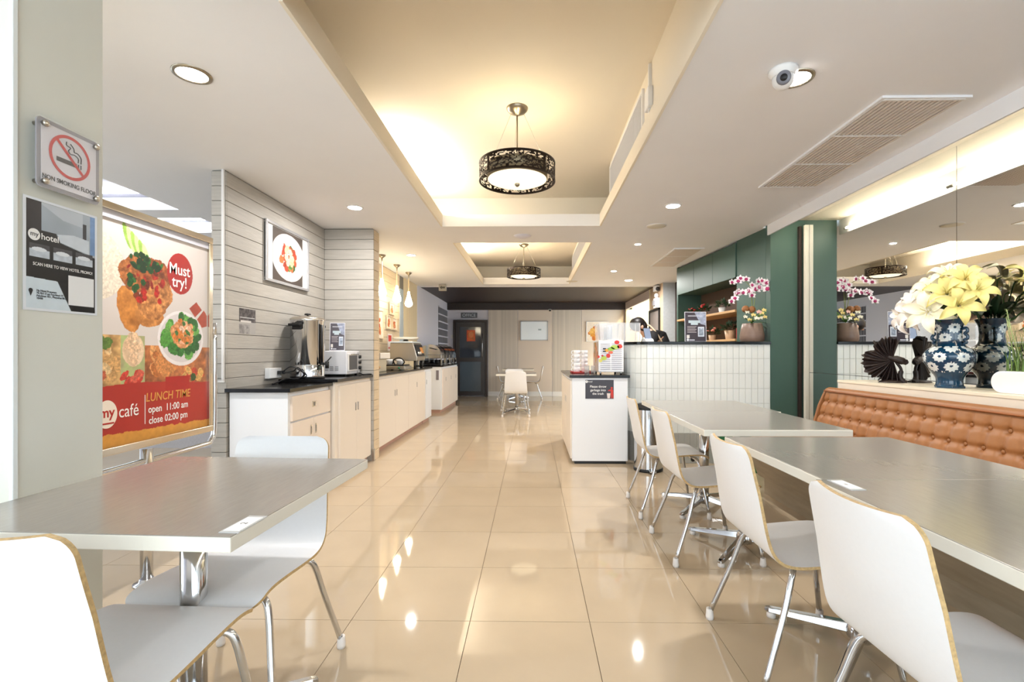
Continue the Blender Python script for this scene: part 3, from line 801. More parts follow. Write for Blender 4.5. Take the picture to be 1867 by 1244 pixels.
# ------------------------------------------------------------------ left side cabinets
def handle(parent, fr, a, b, w_=.022, h_=.075):
    m = MB(); m.fbox(fr, a - w_ / 2, a + w_ / 2, b - h_ / 2, b + h_ / 2, 0, .003)
    hd = m.build('handle', M_CHROME, parent)
    MB().fbox(fr, a - w_ * .28, a + w_ * .28, b - h_ * .36, b + h_ * .36, .003, .0036).build('finger_recess', mat('recess_dark', S(120, 118, 116), .4), hd)
def cabinet(label, x0, x1, y0, y1, z1, doors, mm=M_CAB, kick=.06, mk=None, drawers=(), body=None):
    """front faces +X at x1; doors: (y0, y1, z0, z1, handle_y, handle_z)"""
    t = thing('base_cabinet', label, 'cabinet', ((x0 + x1) / 2, (y0 + y1) / 2, 0), 0, 'base cabinets along the left')
    MB().box(x0, x1 - .018, y0, y1, kick, z1).build('body', body or mm, t)
    MB().box(x0, x1 - .05, y0 + .01, y1, 0, kick).build('plinth', mk or mat('plinth_pink', S(190, 150, 132), .5), t)
    fr = Fr((x1, 0, 0), (0, 1, 0), (0, 0, 1))
    for nm, lst in (('door', doors), ('drawer', drawers)):
        for (a, b, c, d, hy, hz) in lst:
            q = MB().box(x1 - .018, x1, a + .002, b - .002, c + .002, d - .002).build(nm, mm, t, bevel=.0015, seg=1)
            if hy is not None:
                if nm == 'drawer': handle(q, fr, hy, hz, .06, .045)
                else: handle(q, fr, hy, hz)
    return t
M_CABP = mat('cabinet_warm', S(240, 226, 212), .45)
cabinet('low white drawer cabinet at the near end of the left counter', -2.15, -1.715, 3.37, 4.05, .842,
        ((3.40, 3.73, .09, .62, 3.69, .53), (3.73, 4.05, .09, .62, 3.77, .53)), M_CABP, drawers=((3.40, 4.05, .63, .815, 3.74, .725),), body=M_CABW)
MB().box(-2.165, -1.70, 3.335, 4.06, .845, .872).build('worktop_low', M_BLACKTOP, tag(thing('worktop', 'lower black stone worktop at the near end of the left counter', 'worktop', (-1.93, 3.7, .845)), None), bevel=.002)
cabinet('cream two-door cabinet under the steel urn', -2.15, -1.668, 4.07, 4.955, .872,
        ((4.13, 4.53, .07, .84, 4.50, .62), (4.53, 4.93, .07, .84, 4.56, .62)), M_CAB)
MB().box(-2.165, -1.655, 4.05, 4.96, .873, .90).build('worktop_raised', M_BLACKTOP, thing('worktop', 'raised black stone worktop carrying the steel urn', 'worktop', (-1.93, 4.5, .873)), bevel=.002)
cabinet('cream two-door buffet cabinet just beyond the boarded column', -2.2, -1.70, 5.15, 6.56, .865,
        ((5.17, 5.95, .07, .83, 5.91, .63), (5.95, 6.56, .07, .83, 5.99, .63)), M_CAB)
cabinet('cream two-door buffet cabinet under the steel toaster', -2.2, -1.70, 6.56, 7.6, .865,
        ((6.57, 7.08, .07, .83, 7.04, .66), (7.08, 7.6, .07, .83, None, 0)), M_CAB)
cabinet('narrow white end cabinet of the buffet counter', -2.2, -1.695, 7.6, 8.05, .865, ((7.62, 8.03, .07, .83, 7.66, .66),), M_CABW)
MB().box(-2.21, -1.685, 5.145, 8.06, .866, .89).build('worktop_buffet', M_BLACKTOP, thing('worktop', 'long black stone worktop of the buffet counter', 'worktop', (-1.95, 6.7, .866)), bevel=.002)
cd_ = cabinet('far white cabinet under the roll-top food warmers', -2.19, -1.68, 8.95, 10.8, .865,
        ((9.0, 9.58, .07, .83, 9.3, .62), (9.58, 10.18, .07, .83, 9.9, .62), (10.18, 10.78, .07, .83, 10.5, .62)), M_CABP, body=M_CABW)
MB().box(-2.2, -1.665, 8.93, 10.82, .866, .89).build('worktop_far', M_BLACKTOP, thing('worktop', 'black stone worktop under the roll-top food warmers', 'worktop', (-1.93, 9.9, .866)), bevel=.002)
t = thing('wall_switch_plate', 'tall grey plate on the end of the far white cabinet', 'fitting', (-1.78, 8.94, .6))
MB().box(-1.80, -1.75, 8.938, 8.95, .62, .80).build('plate', mat('plate_grey', S(130, 122, 126), .5), t, bevel=.003)

# ------------------------------------------------------------------ white cabinet and tiled bar on the right
t = thing('service_cabinet', 'white service cabinet at the end of the bar with a garbage notice', 'cabinet', (.68, 5.55, 0))
MB().box(.405, .965, 4.85, 6.28, .03, .872).build('body', M_CABW, t, bevel=.002)
MB().box(.43, .95, 4.87, 6.26, 0, .03).build('plinth', M_BLACK, t)
frw = Fr((.389, 0, 0), (0, -1, 0), (0, 0, 1))
for (a, b, hy) in ((4.88, 5.57, 5.5), (5.57, 6.26, 5.64)):
    q = MB().box(.389, .405, a + .002, b - .002, .05, .84).build('door', M_CAB, t, bevel=.0015, seg=1)
    handle(q, frw, -hy, .60)
MB().box(.378, .985, 4.835, 6.3, .873, .90).build('worktop_service', M_BLACKTOP, thing('worktop', 'black stone worktop of the white service cabinet', 'worktop', (.68, 5.55, .873)), bevel=.002)

bar = thing('bar_counter', 'tall bar counter faced with white upright tiles and grey foot tiles', 'counter', (1.7, 5.1, 0))
BX0, BX1, BY, BR = .995, 2.42, 4.90, .26
def bar_path(s):
    """s: run along the face from the right end (x = BX1) leftwards, round the corner, then back"""
    L1 = BX1 - (BX0 + BR); La = BR * PI / 2
    if s < L1: return Vector((BX1 - s, BY, 0)), Vector((-1, 0, 0))
    if s < L1 + La:
        a = (s - L1) / BR; return Vector((BX0 + BR - BR * math.sin(a), BY + BR - BR * math.cos(a), 0)), Vector((-math.cos(a), math.sin(a), 0))
    return Vector((BX0, BY + BR + (s - L1 - La), 0)), Vector((0, 1, 0))
Lbar = (BX1 - BX0 - BR) + BR * PI / 2 + .55
tw, gap, th_ = .0622, .0035, .152
outer = [bar_path(Lbar * i / 60)[0] for i in range(61)]
inset = []
for i in range(61):
    p, d = bar_path(Lbar * i / 60); n = Vector((d.y, -d.x, 0)); n = -n if False else n
    inset.append(p - n * -0.007 if False else p + Vector((-d.y, d.x, 0)) * -.007)
foot = [(p.x, p.y, 0) for p in inset] + [(BX0 + .16, inset[-1].y, 0), (BX0 + .16, BY + .35, 0), (BX1 - .03, BY + .35, 0)]
MB().prism(foot, (0, 0, 1.212)).build('bar_core', mat('tile_grout', S(222, 222, 216), .7), bar)
M_BTILE = mat('white_bar_tile', S(232, 234, 230), .16)
M_GTILE = mat('grey_foot_tile', S(166, 164, 158), .2)
protos = {}
s = tw / 2 + .004; nt_ = 0
while s < Lbar - tw / 2:
    p, d = bar_path(s)
    for r in range(8):
        z0 = .004 + r * th_; hgt = min(th_ - gap, 1.208 - z0)
        key = (r < 2, round(hgt, 3))
        if key not in protos:
            o = MB().box(-(tw - gap) / 2, (tw - gap) / 2, 0, .010, 0, hgt).build('tile', M_GTILE if r < 2 else M_BTILE, bar, local=True, bevel=.0012, seg=1); protos[key] = o
        else:
            o = protos[key].copy(); COL.objects.link(o)
        pos = p + Vector((-d.y, d.x, 0)) * -.010 * 0
        n = Vector((d.y, -d.x, 0))
        o.location = Vector((p.x, p.y, z0)) - bar.location - Vector((-d.y, d.x, 0)) * 0.0 
        o.rotation_euler = (0, 0, math.atan2(-d.y, -d.x)); nt_ += 1
    s += tw
# stone top of the bar following the rounded end
rim = [bar_path(Lbar * i / 60) for i in range(61)]
rimp = [p + Vector((-d.y, d.x, 0)) * .018 for p, d in rim]
MB().prism([(p.x, p.y, 1.213) for p in rimp] + [(BX0 + .30, rimp[-1].y, 1.213), (BX0 + .30, BY + .42, 1.213), (BX1 - .02, BY + .42, 1.213)], (0, 0, .027)).build('bar_worktop', M_BLACKTOP, thing('worktop', 'black stone top of the tiled bar', 'worktop', (1.7, 5.1, 1.213)), bevel=.003)
# ------------------------------------------------------------------ food print helpers
def food_blob(P, cx, cy, rx, ry, c1, c2, rag=.25, var=.25, f=60, ang=0):
    P.fill(P.ell(cx, cy, rx, ry, rag, 35, ang), c1, var, f, c2)
def specks(P, cx, cy, rx, ry, cols, n, r0, r1, rs):
    for k in range(n):
        a = rs.rand() * 2 * PI; q = math.sqrt(rs.rand()); c = cols[rs.randint(len(cols))]
        P.fill(P.ell(cx + rx * q * math.cos(a), cy + ry * q * math.sin(a), r0 + (r1 - r0) * rs.rand(), r0 + (r1 - r0) * rs.rand(), .5, 90, rs.rand() * 3), c, .3, 120)
rs = np.random.RandomState(5)

# ------------------------------------------------------------------ menu stand
MY0, MZ0, MW, MH = 1.98, .706, .745, 1.05
st = thing('menu_stand', 'freestanding chrome-framed menu board with red food poster beside the pillar', 'sign', (-1.88, 2.33, 0))
fm = Fr((-1.868, MY0, MZ0), (0, 1, 0), (0, 0, 1))
P = Paint(MW, MH, .0026, (212, 203, 198))
sc_ = .82
P.fill(P.ell(.05, .80, .135, .15, .06), (214, 198, 178), .10, 130, (236, 226, 208))                     # rice
for k in range(6): P.fill(P.ell(.20 + .022 * k, .96 - .015 * k, .016, .06, .1, 30, .35), (206, 220, 150) if k % 2 else (150, 186, 84), .12)
P.fill(P.ell(.21, .62, .06, .11, .25, 20, .3), (176, 104, 42), .2, 30, (206, 140, 70))                    # sauce
P.fill(P.ell(.33, .60, .09, .055, .2, 20), (182, 112, 50), .2, 30, (214, 150, 84))
food_blob(P, .255, .79, .10, .085, (120, 62, 28), (190, 120, 64)); food_blob(P, .36, .79, .11, .095, (110, 50, 24), (176, 100, 50))
food_blob(P, .39, .71, .085, .085, (140, 82, 38), (204, 142, 84)); food_blob(P, .345, .655, .09, .075, (150, 86, 40), (216, 154, 92))
specks(P, .31, .80, .12, .07, ((134, 26, 20), (160, 40, 26), (96, 36, 18)), 26, .006, .022, rs)
specks(P, .34, .70, .09, .05, ((170, 34, 24), (120, 50, 24)), 10, .008, .022, rs)
specks(P, .31, .85, .10, .045, ((28, 70, 30), (44, 98, 40), (20, 50, 24)), 22, .008, .024, rs)
specks(P, .25, .76, .05, .03, ((30, 76, 32), (46, 100, 44)), 6, .008, .018, rs); specks(P, .245, .70, .02, .03, ((30, 76, 32),), 3, .01, .018, rs)
P.fill(P.ell(.534, .797 * MH, .092, .108), (168, 38, 32), .04)
# strip of dishes
P.fill(P.rect(0, .165, .24, .50), (176, 128, 76), .3, 25, (210, 176, 120)); specks(P, .09, .40, .07, .10, ((92, 120, 54), (206, 160, 104), (222, 190, 140), (180, 90, 60)), 20, .015, .035, rs)
P.fill(P.rect(.165, .30, .24, .50), (196, 180, 140), .2, 25, (150, 176, 110)); food_blob(P, .235, .43, .062, .075, (214, 178, 140), (238, 214, 184), .1, .1, 30)
specks(P, .235, .44, .04, .05, ((232, 204, 172), (224, 188, 152)), 8, .015, .03, rs); specks(P, .235, .30, .055, .035, ((176, 40, 34), (214, 96, 76), (190, 60, 48)), 10, .012, .03, rs)
P.fill(P.rect(.30, MW, .24, .47), (150, 84, 48), .3, 25, (190, 120, 70)); specks(P, .40, .36, .09, .07, ((206, 136, 78), (222, 160, 100), (186, 110, 56)), 14, .02, .045, rs)
specks(P, .62, .30, .10, .03, ((60, 84, 40), (216, 166, 96), (190, 70, 46)), 16, .012, .03, rs)
P.fill(P.poly([(.30, .475), (.36, .54), (.75, .54), (.75, .45), (.30, .455)]), (212, 203, 198))
P.fill(P.ell(.545, .495, .165, .145), (232, 226, 226), .03); P.fill(P.ell(.545, .497, .150, .128), (214, 206, 206), .03)
P.fill(P.poly([(.60, .66), (.655, .70), (.70, .66), (.645, .615)]), (168, 66, 46), .1); P.fill(P.poly([(.66, .605), (.715, .66), (.742, .63), (.742, .57), (.70, .56)]), (176, 76, 54), .1)
specks(P, .55, .51, .135, .105, ((58, 122, 48), (84, 150, 60), (44, 98, 40), (104, 166, 76)), 60, .018, .034, rs)
food_blob(P, .55, .52, .085, .075, (196, 116, 60), (232, 176, 130), .4, .3, 70); specks(P, .55, .53, .06, .06, ((226, 170, 136), (206, 120, 50), (64, 110, 50), (238, 196, 170)), 26, .008, .022, rs)
P.fill(P.V < .265 + .012 * np.sin(P.U * 6), (178, 46, 36), .06, 6)
P.fill(P.rect(.43, .60, .225, .295), (176, 34, 30), .03)
P.fill(P.V < .030 + .055 * (1 - P.U / MW) * .35 + .016 * fbm(P.U, P.V, 30), (214, 150, 62), .06)
P.build('food_poster', fm, st, M_PRINT)
poster = st.children[-1]
R_ = lambda u: u * sc_
text('Must', .082, M_TXTW, st, fm, R_(.645), .815 * MH, .001, bold=.012, sx=.92); text('try!', .082, M_TXTW, st, fm, R_(.645), .752 * MH, .001, bold=.012, sx=.92)
text('LUNCH TIME', .060, mat('print_gold', S(222, 160, 78), .5), st, fm, R_(.555), .190 * MH, .001, bold=.006, italic=.12, sx=.86)
text('open  11:00 am', .050, M_TXTW, st, fm, R_(.555), .134 * MH, .001, bold=.012, sx=.86); text('close 02:00 pm', .050, M_TXTW, st, fm, R_(.555), .082 * MH, .001, bold=.012, sx=.86)
text('café', .082, M_TXTW, st, fm, R_(.255), .142 * MH, .001, sx=.86)
MB().prism([fm.p(R_(.365) + a, b, .0006) for a, b in ((0, .075), (.004, .075), (.004, .215), (0, .215))], fm.n * .0004).build('divider_line', M_TXTW, st)
m = MB(); m.prism([fm.p(R_(.115) + .052 * math.cos(a), .140 * MH + .062 * math.sin(a), .0006) for a in [2 * PI * k / 40 for k in range(40)]], fm.n * .0006)
lg = m.build('logo_disc', mat('logo_cream', S(240, 228, 214), .5), st)
text('my', .062, mat('print_red', S(176, 40, 34), .5), lg, fm, R_(.115), .146 * MH, .0016, bold=.02)
MB().prism([fm.p(R_(.115) + a, .098 * MH + b, .0014) for a, b in ((-.035, 0), (.035, 0), (.035, .007), (-.035, .007))], fm.n * .0004).build('logo_underline', mat('print_red', (1, 0, 0)), lg)
# frame, backing, stand
MB().fbox(fm, -.01, MW + .01, -.01, MH + .01, -.02, -.002).build('backing_board', mat('board_back', S(90, 90, 92), .6), st)
MB().fbox(fm, -.002, MW + .002, MH - .035, MH + .002, .0, .006).build('clear_top_strip', mat('clear_strip', S(206, 206, 216), .1, spec=.6), st)
for a0, a1, b0, b1, nm in ((-.03, MW + .03, MH, MH + .035, 'frame_rail'), (-.03, MW + .03, -.035, 0, 'frame_rail'), (-.03, 0, 0, MH, 'frame_stile'), (MW, MW + .028, 0, MH, 'frame_stile')):
    MB().fbox(fm, a0, a1, b0, b1, -.02, .016).build(nm, mat('polished_frame', S(214, 204, 186), .14, 1.0), st, bevel=.004)
yb0, yb1 = MY0 - .05, MY0 + MW + .05
pts = smooth_path([(-1.875, yb0 - .02, 1.30), (-1.875, yb0 - .02, .72), (-1.875, yb0 + .01, .615), (-1.875, yb0 + .08, .60), (-1.875, 2.33, .60), (-1.875, yb1 - .08, .60), (-1.875, yb1 - .01, .615), (-1.875, yb1 + .02, .72), (-1.875, yb1 + .02, 1.30)], 6)
MB().tube(pts, .015, 12).build('cradle_tube', M_CHROME, st)
MB().tube([(-1.875, 2.30, .02), (-1.875, 2.30, .66)], .026, 20).build('post', M_CHROME, st)
MB().lathe([(.055, 0), (.055, .008), (.032, .014), (.028, .03)], (-1.875, 2.30, 0), 32).build('base', M_CHROME, st)

# ------------------------------------------------------------------ signs on the pillar
sg = thing('no_smoking_sign', 'square grey no smoking plate on steel standoffs on the pale pillar', 'sign', (-1.38, 1.40, 1.6))
fs = Fr((-1.374, 1.306, 1.590), (0, 1, 0), (0, 0, 1)); SW, SH = .192, .196
MB().prism([fs.p(a, b, -.004) for a, b in rounded_rect(0, SW, 0, SH, .014)], fs.n * .004).build('grey_plate', mat('sign_grey', S(150, 146, 150), .35), sg)
MB().prism([fs.p(a, b, .0002) for a, b in rounded_rect(.012, SW - .012, .012, SH - .012, .008)], fs.n * .001).build('white_face', mat('sign_white', S(226, 222, 226), .25), sg)
MB().prism([fs.p(a, b, .003) for a, b in rounded_rect(-.003, SW + .003, -.003, SH + .003, .014)], fs.n * .0025).build('acrylic_sheet', mat('acrylic', (1, 1, 1), .03, alpha=.08), sg)
M_RED = mat('sign_red', S(206, 44, 36), .4)
cx, cy = SW / 2, .112; n = 48; m = MB()
for i in range(n):
    a0, a1 = 2 * PI * i / n, 2 * PI * (i + 1) / n
    m.add([fs.p(cx + r * math.cos(a), cy + r * math.sin(a), .0022) for r, a in ((.055, a0), (.064, a0), (.064, a1), (.055, a1))], [(0, 1, 2, 3)])
ring = m.build('red_ring', M_RED, sg)
ca, sa = math.cos(-PI / 4), math.sin(-PI / 4); q = lambda a, b: fs.p(cx + a * ca - b * sa, cy + a * sa + b * ca, .0026)
MB().add([q(-.058, -.0045), q(.058, -.0045), q(.058, .0045), q(-.058, .0045)], [(0, 1, 2, 3)]).build('red_bar', M_RED, sg)
MB().add([fs.p(cx + a, cy + b, .0021) for a, b in ((-.042, -.022), (.020, -.022), (.020, -.009), (-.042, -.009))], [(0, 1, 2, 3)]).build('cigarette', mat('cig_brown', S(52, 40, 30), .5), sg)
for a in (.023, .031): MB().add([fs.p(cx + a + x, cy + b, .0021) for x, b in ((0, -.022), (.004, -.022), (.004, -.009), (0, -.009))], [(0, 1, 2, 3)]).build('cigarette_tip', M_TXTB, sg)
for pts in ([(.024, -.005), (.024, .008), (.012, .014), (.0, .012), (-.006, .020), (.0, .030), (-.012, .034), (-.012, .044)], [(.033, -.005), (.033, .012), (.022, .022), (.012, .022), (.010, .032), (.0, .042)]):
    MB().tube(smooth_path([fs.p(cx + a, cy + b, .0022) for a, b in pts], 5), .0013, 6).build('smoke_line', M_TXTB, sg)
text('NON SMOKING FLOOR', .0185, M_TXTB, sg, fs, SW / 2, .032, .0022, sx=.84, bold=.01)
for a in (.017, SW - .017):
    for b in (.017, SH - .017):
        ax = Fr(fs.p(a, b, 0), fs.u, fs.v)
        MB().lathe([(.006, -.024), (.006, .006), (.0085, .006), (.0085, .012), (.006, .014), (.0001, .0145)], n=16, ax=ax).build('standoff', M_STEEL, sg)

hp = thing('hotel_promo_poster', 'small black and white hotel promotion sheet below the no smoking plate', 'poster', (-1.398, 1.4, 1.24))
fh = Fr((-1.3985, 1.293, 1.243), (0, 1, 0), (0, 0, 1)); PW, PH = .224, .318
MB().fbox(fh, 0, PW, 0, PH, 0, .0008).build('sheet', mat('sheet_white', S(232, 236, 242), .3), hp)
P = Paint(PW - .016, PH - .014, .0011, (18, 16, 18)); w_, h_ = P.W, P.H
P.fill(P.poly([(0, h_), (w_, h_), (w_, h_ * .575), (w_ * .46, h_ * .655), (w_ * .40, h_ * .735), (0, h_ * .735)]), (168, 178, 188), .10, 10)
P.fill(P.poly([(0, h_), (w_ * .20, h_), (w_ * .20, h_ * .735), (0, h_ * .735)]), (34, 28, 30), .3, 30)
P.fill(P.poly([(w_ * .2, h_), (w_ * .8, h_), (w_ * .8, h_ * .86), (w_ * .5, h_ * .88), (w_ * .2, h_ * .98)]), (196, 204, 212), .05, 8)
P.fill(P.rect(w_ * .80, w_ * .86, h_ * .70, h_ * .90), (52, 50, 54), .2); P.fill(P.rect(w_ * .92, w_, h_ * .60, h_), (120, 152, 196), .1)
P.fill(P.poly([(w_ * .42, h_ * .73), (w_ * .66, h_ * .76), (w_ * .9, h_ * .74), (w_ * .9, h_ * .60), (w_ * .46, h_ * .66)]), (206, 214, 222), .06, 20)
for k in range(3):
    a = w_ * (.04 + .325 * k); P.fill(P.rect(a, a + w_ * .27, h_ * (.475 - 0 * k), h_ * .60), (70, 68, 72), .2, 40)
    P.fill(P.rect(a, a + w_ * .27, h_ * .475, h_ * .55), (196, 204, 214), .1, 60); P.fill(P.ell(a + w_ * .13, h_ * .55, w_ * .10, h_ * .02), (226, 230, 236))
P.fill(P.poly([(0, 0), (w_ * .62, 0), (w_ * .42, h_ * .275), (0, h_ * .285)]), (214, 226, 234), .02)
P.fill(P.rect(w_ * .58, w_ * .98, h_ * .06, h_ * .355), (240, 240, 240))
fh2 = Fr(fh.p(.008, .007, .0011), fh.u, fh.v); P.build('printed_face', fh2, hp, M_PRINT)
text('SCAN HERE TO VIEW HOTEL PROMO!', .0128, M_TXTW, hp, fh2, w_ * .52, h_ * .41, .0006, bold=.008, sx=.83)
MB().prism([fh2.p(w_ * .10 + .0165 * math.cos(a), h_ * .68 + .0165 * math.sin(a), .0004) for a in [2 * PI * k / 32 for k in range(32)]], fh2.n * .0003).build('logo_disc', M_TXTW, hp)
text('my', .019, M_TXTB, hp, fh2, w_ * .10, h_ * .684, .0012); text('hotel', .025, M_TXTW, hp, fh2, w_ * .315, h_ * .675, .0006, bold=.01)
for k, s_ in enumerate(('My Hotel Pratunam', '70,70/1-4 soi Petchburi 15', 'Petchburi RD., Phayathai BKK', '10400')):
    text(s_, .0085, M_TXTB, hp, fh2, w_ * .13, h_ * (.165 - .024 * k), .0006, align='LEFT', sx=.85)
MB().prism([fh2.p(w_ * .055 + a, h_ * .135 + b, .0004) for a, b in [(.0058 * math.cos(x), .008 + .0058 * math.sin(x)) for x in [-.5 + (PI + 1) * k / 14 for k in range(15)]] + [(0, -.008)]], fh2.n * .0003).build('map_pin', M_TXTB, hp)

# ------------------------------------------------------------------ framed food picture and small wall sheet
def picture(name, label, cat, fr, W, Hh, plate, group=None, frame=.022, mount=.05, fm_=None, kind='plate'):
    t = thing(name, label, cat, tuple(fr.p(W / 2, 0, 0)), 0, group)
    MB().fbox(fr, 0, W, 0, Hh, 0, .012).build('backing', M_WHITE, t)
    fm_ = fm_ or mat('silver_frame', S(200, 200, 204), .3, .7)
    for a0, a1, b0, b1 in ((0, W, 0, frame), (0, W, Hh - frame, Hh), (0, frame, frame, Hh - frame), (W - frame, W, frame, Hh - frame)):
        MB().fbox(fr, a0, a1, b0, b1, .0, .026).build('frame_bar', fm_, t, bevel=.003)
    a0 = frame + mount; w_, h_ = W - 2 * a0, Hh - 2 * frame - (.012 if mount > .02 else 0)
    P = Paint(w_, h_, max(w_, h_) / 150, (82, 72, 66)); r2 = np.random.RandomState(len(label))
    if kind == 'plate':
        P.fill(P.ell(w_ * .52, h_ * .5, w_ * .56, h_ * .46), (226, 220, 216), .03); P.fill(P.ell(w_ * .52, h_ * .5, w_ * .40, h_ * .33), (214, 206, 202), .03)
        specks(P, w_ * .5, h_ * .5, w_ * .26, h_ * .24, ((196, 70, 44), (80, 120, 56), (160, 60, 40), (206, 110, 60), (54, 92, 44)), 60, w_ * .03, w_ * .08, r2)
        specks(P, w_ * .52, h_ * .56, w_ * .18, h_ * .16, ((236, 206, 170), (228, 190, 150)), 8, w_ * .05, w_ * .08, r2)
    else:
        P.fill(P.rect(0, w_, 0, h_), (236, 222, 206), .05); specks(P, w_ * .5, h_ * .42, w_ * .32, h_ * .3, kind, 26, w_ * .06, w_ * .16, r2)
    P.build('print', Fr(fr.p(a0, frame + (.006 if mount > .02 else 0), .0135), fr.u, fr.v), t, M_PRINTM)
    return t
fwall = Fr((-2.165, 3.828, 1.712), (0, 1, 0), (0, 0, 1))
picture('framed_picture', 'silver-framed picture of a plated dish on the boarded wall', 'picture', fwall, .738, .50, 1, mount=.09)
t = thing('wall_notice', 'small grey promotional sheet stuck on the boarded wall', 'poster', (-2.164, 3.6, 1.27))
fr = Fr((-2.1645, 3.504, 1.268), (0, 1, 0), (0, 0, 1)); P = Paint(.21, .19, .003, (176, 172, 168))
P.fill(P.rect(0, .21, .09, .19), (86, 80, 80), .7, 60); P.fill(P.rect(.01, .2, .12, .125), (200, 200, 200)); P.fill(P.rect(0, .13, 0, .07), (150, 146, 144), .3, 40); P.fill(P.rect(.02, .15, .085, .1), (214, 210, 206))
P.build('sheet', fr, t, M_PRINTM)
warm = ((206, 120, 60), (186, 84, 44), (226, 160, 100)); wf = mat('pale_wood_frame', S(232, 214, 186), .5)
fx = lambda y, z: Fr((-2.202, y, z), (0, 1, 0), (0, 0, 1))
picture('framed_print', 'large pale print on the warm boarded wall behind the column', 'picture', fx(6.55, 1.33), .44, .42, 0, 'prints on the buffet wall', .02, .015, wf, warm)
picture('framed_print', 'small orange framed print, topmost of three on the buffet wall', 'picture', fx(7.31, 1.715), .25, .20, 0, 'prints on the buffet wall', .02, .015, wf, warm)
picture('framed_print', 'small framed print, lower left of three on the buffet wall', 'picture', fx(7.16, 1.49), .25, .21, 0, 'prints on the buffet wall', .02, .015, wf, warm)
picture('framed_print', 'small framed print, lower right of three on the buffet wall', 'picture', fx(7.45, 1.485), .25, .20, 0, 'prints on the buffet wall', .02, .015, wf, warm)
t = thing('red_notice', 'red and white notice low on the buffet wall', 'poster', (-2.2, 7.35, 1.25))
fr = fx(7.25, 1.16); P = Paint(.24, .26, .006, (238, 230, 224)); P.fill(P.rect(.04, .2, .14, .24), (206, 60, 48), .3, 40); P.fill(P.rect(.04, .2, .03, .06), (220, 120, 110)); P.build('sheet', Fr(fr.p(0, 0, .003), fr.u, fr.v), t, M_PRINTM)

# ------------------------------------------------------------------ back wall: office sign, door poster, white board, plate print
t = thing('office_sign', 'grey OFFICE sign above the dark door', 'sign', (-1.64, YB - .01, 2.15))
fo = Fr((-1.86, YB - .012, 2.04), (1, 0, 0), (0, 0, 1))
MB().fbox(fo, 0, .43, .0, .135, 0, .012).build('plate', mat('sign_slate', S(100, 104, 114), .4), t)
text('OFFICE', .115, mat('sign_letters', S(214, 222, 232), .4), t, fo, .215, .066, .013, bold=.005, sx=.95)
t = thing('door_poster', 'red and gold paper charm on the glass of the office door', 'poster', (-1.56, YB - .05, 1.55))
fo = Fr((-1.70, YB - .058, 1.43), (1, 0, 0), (0, 0, 1)); P = Paint(.22, .29, .004, (206, 70, 34))
P.fill(P.rect(.02, .2, .02, .27), (226, 150, 70), .5, 60, (190, 60, 30)); P.fill(P.ell(.11, .17, .06, .08, .2), (240, 200, 120), .4, 90, (200, 70, 40)); P.build('sheet', fo, t, M_PRINTM)
t = thing('white_board', 'white framed notice board on the back wall', 'board', (.05, YB - .03, 1.45))
fo = Fr((-.303, YB - .022, 1.452), (1, 0, 0), (0, 0, 1)); W_, H_ = .714, .50
MB().fbox(fo, 0, W_, 0, H_, 0, .02).build('panel', mat('board_white', S(240, 246, 250), .2), t)
for a0, a1, b0, b1 in ((0, W_, 0, .02), (0, W_, H_ - .02, H_), (0, .02, 0, H_), (W_ - .02, W_, 0, H_)):
    MB().fbox(fo, a0, a1, b0, b1, .0, .03).build('frame_bar', mat('board_frame', S(196, 200, 206), .4), t)
MB().fbox(fo, .46, .54, .26, .30, .02, .0215).build('faint_print', mat('faint_grey', S(176, 190, 196), .5), t)
fo = Fr((1.40, YB - .025, 1.42), (1, 0, 0), (0, 0, 1))
picture('plate_print', 'print of an orange noodle plate on the back wall behind the juice dispenser', 'picture', fo, .58, .52, 0, None, .01, .01, M_WHITE, ((222, 150, 50), (236, 180, 90), (200, 110, 40)))
t = thing('wall_thermostat', 'small white box beside the office door frame', 'fitting', (-2.1, YB - .02, 1.55))
MB().box(-2.115, -2.06, YB - .06, YB, 1.5, 1.6).build('box', M_WHITE, t, bevel=.008)
# ------------------------------------------------------------------ things on the left counters
ux, uy, uz = -1.992, 4.22, .90
u = thing('hot_water_urn', 'tall polished steel hot water urn with black handles on the raised worktop', 'urn', (ux, uy, uz))
MB().lathe([(.138, .0), (.142, .004), (.142, .02)], (ux, uy, uz), 40).build('base_ring', M_BLACK, u)
MB().lathe([(.142, .02), (.142, .115), (.1405, .118), (.1405, .122), (.142, .125), (.142, .50), (.145, .505), (.145, .515)], (ux, uy, uz), 48, cap=False).build('body', M_CHROME, u)
MB().lathe([(.146, .513), (.146, .523), (.12, .540), (.05, .549), (.0001, .55)], (ux, uy, uz), 48, cap=False).build('lid', M_STEEL, u)
MB().lathe([(.008, .545), (.008, .557), (.026, .560), (.028, .568), (.02, .574), (.0001, .575)], (ux, uy, uz), 24, cap=False).build('lid_knob', M_BLACK, u)
for d in ((-.15, -1), (.15, 1)):
    v = Vector((d[0], d[1], 0)).normalized(); p = Vector((-v.y, v.x, 0)); c0 = Vector((ux, uy, uz + .455)) + v * .142
    m = MB(); fr = Fr(c0, p, (0, 0, 1)); s = 1 if fr.n.dot(v) > 0 else -1
    m.fbox(fr, -.045, .045, -.03, .03, 0, s * .018); m.fbox(fr, -.055, .055, .0, .022, s * .018, s * .055)
    m.build('side_handle', M_BLACK, u, bevel=.006)
v = Vector((.95, -.30, 0)).normalized(); q0 = Vector((ux, uy, uz)) + v * .155
MB().tube([q0 + Vector((0, 0, .13)), q0 + Vector((0, 0, .47))], .010, 12).build('sight_tube', M_BLACK, u)
MB().tube([q0 + Vector((0, 0, .13)) - v * .02, q0 + Vector((0, 0, .13)) + v * .05], .012, 12).build('tap_pipe', M_BLACK, u)
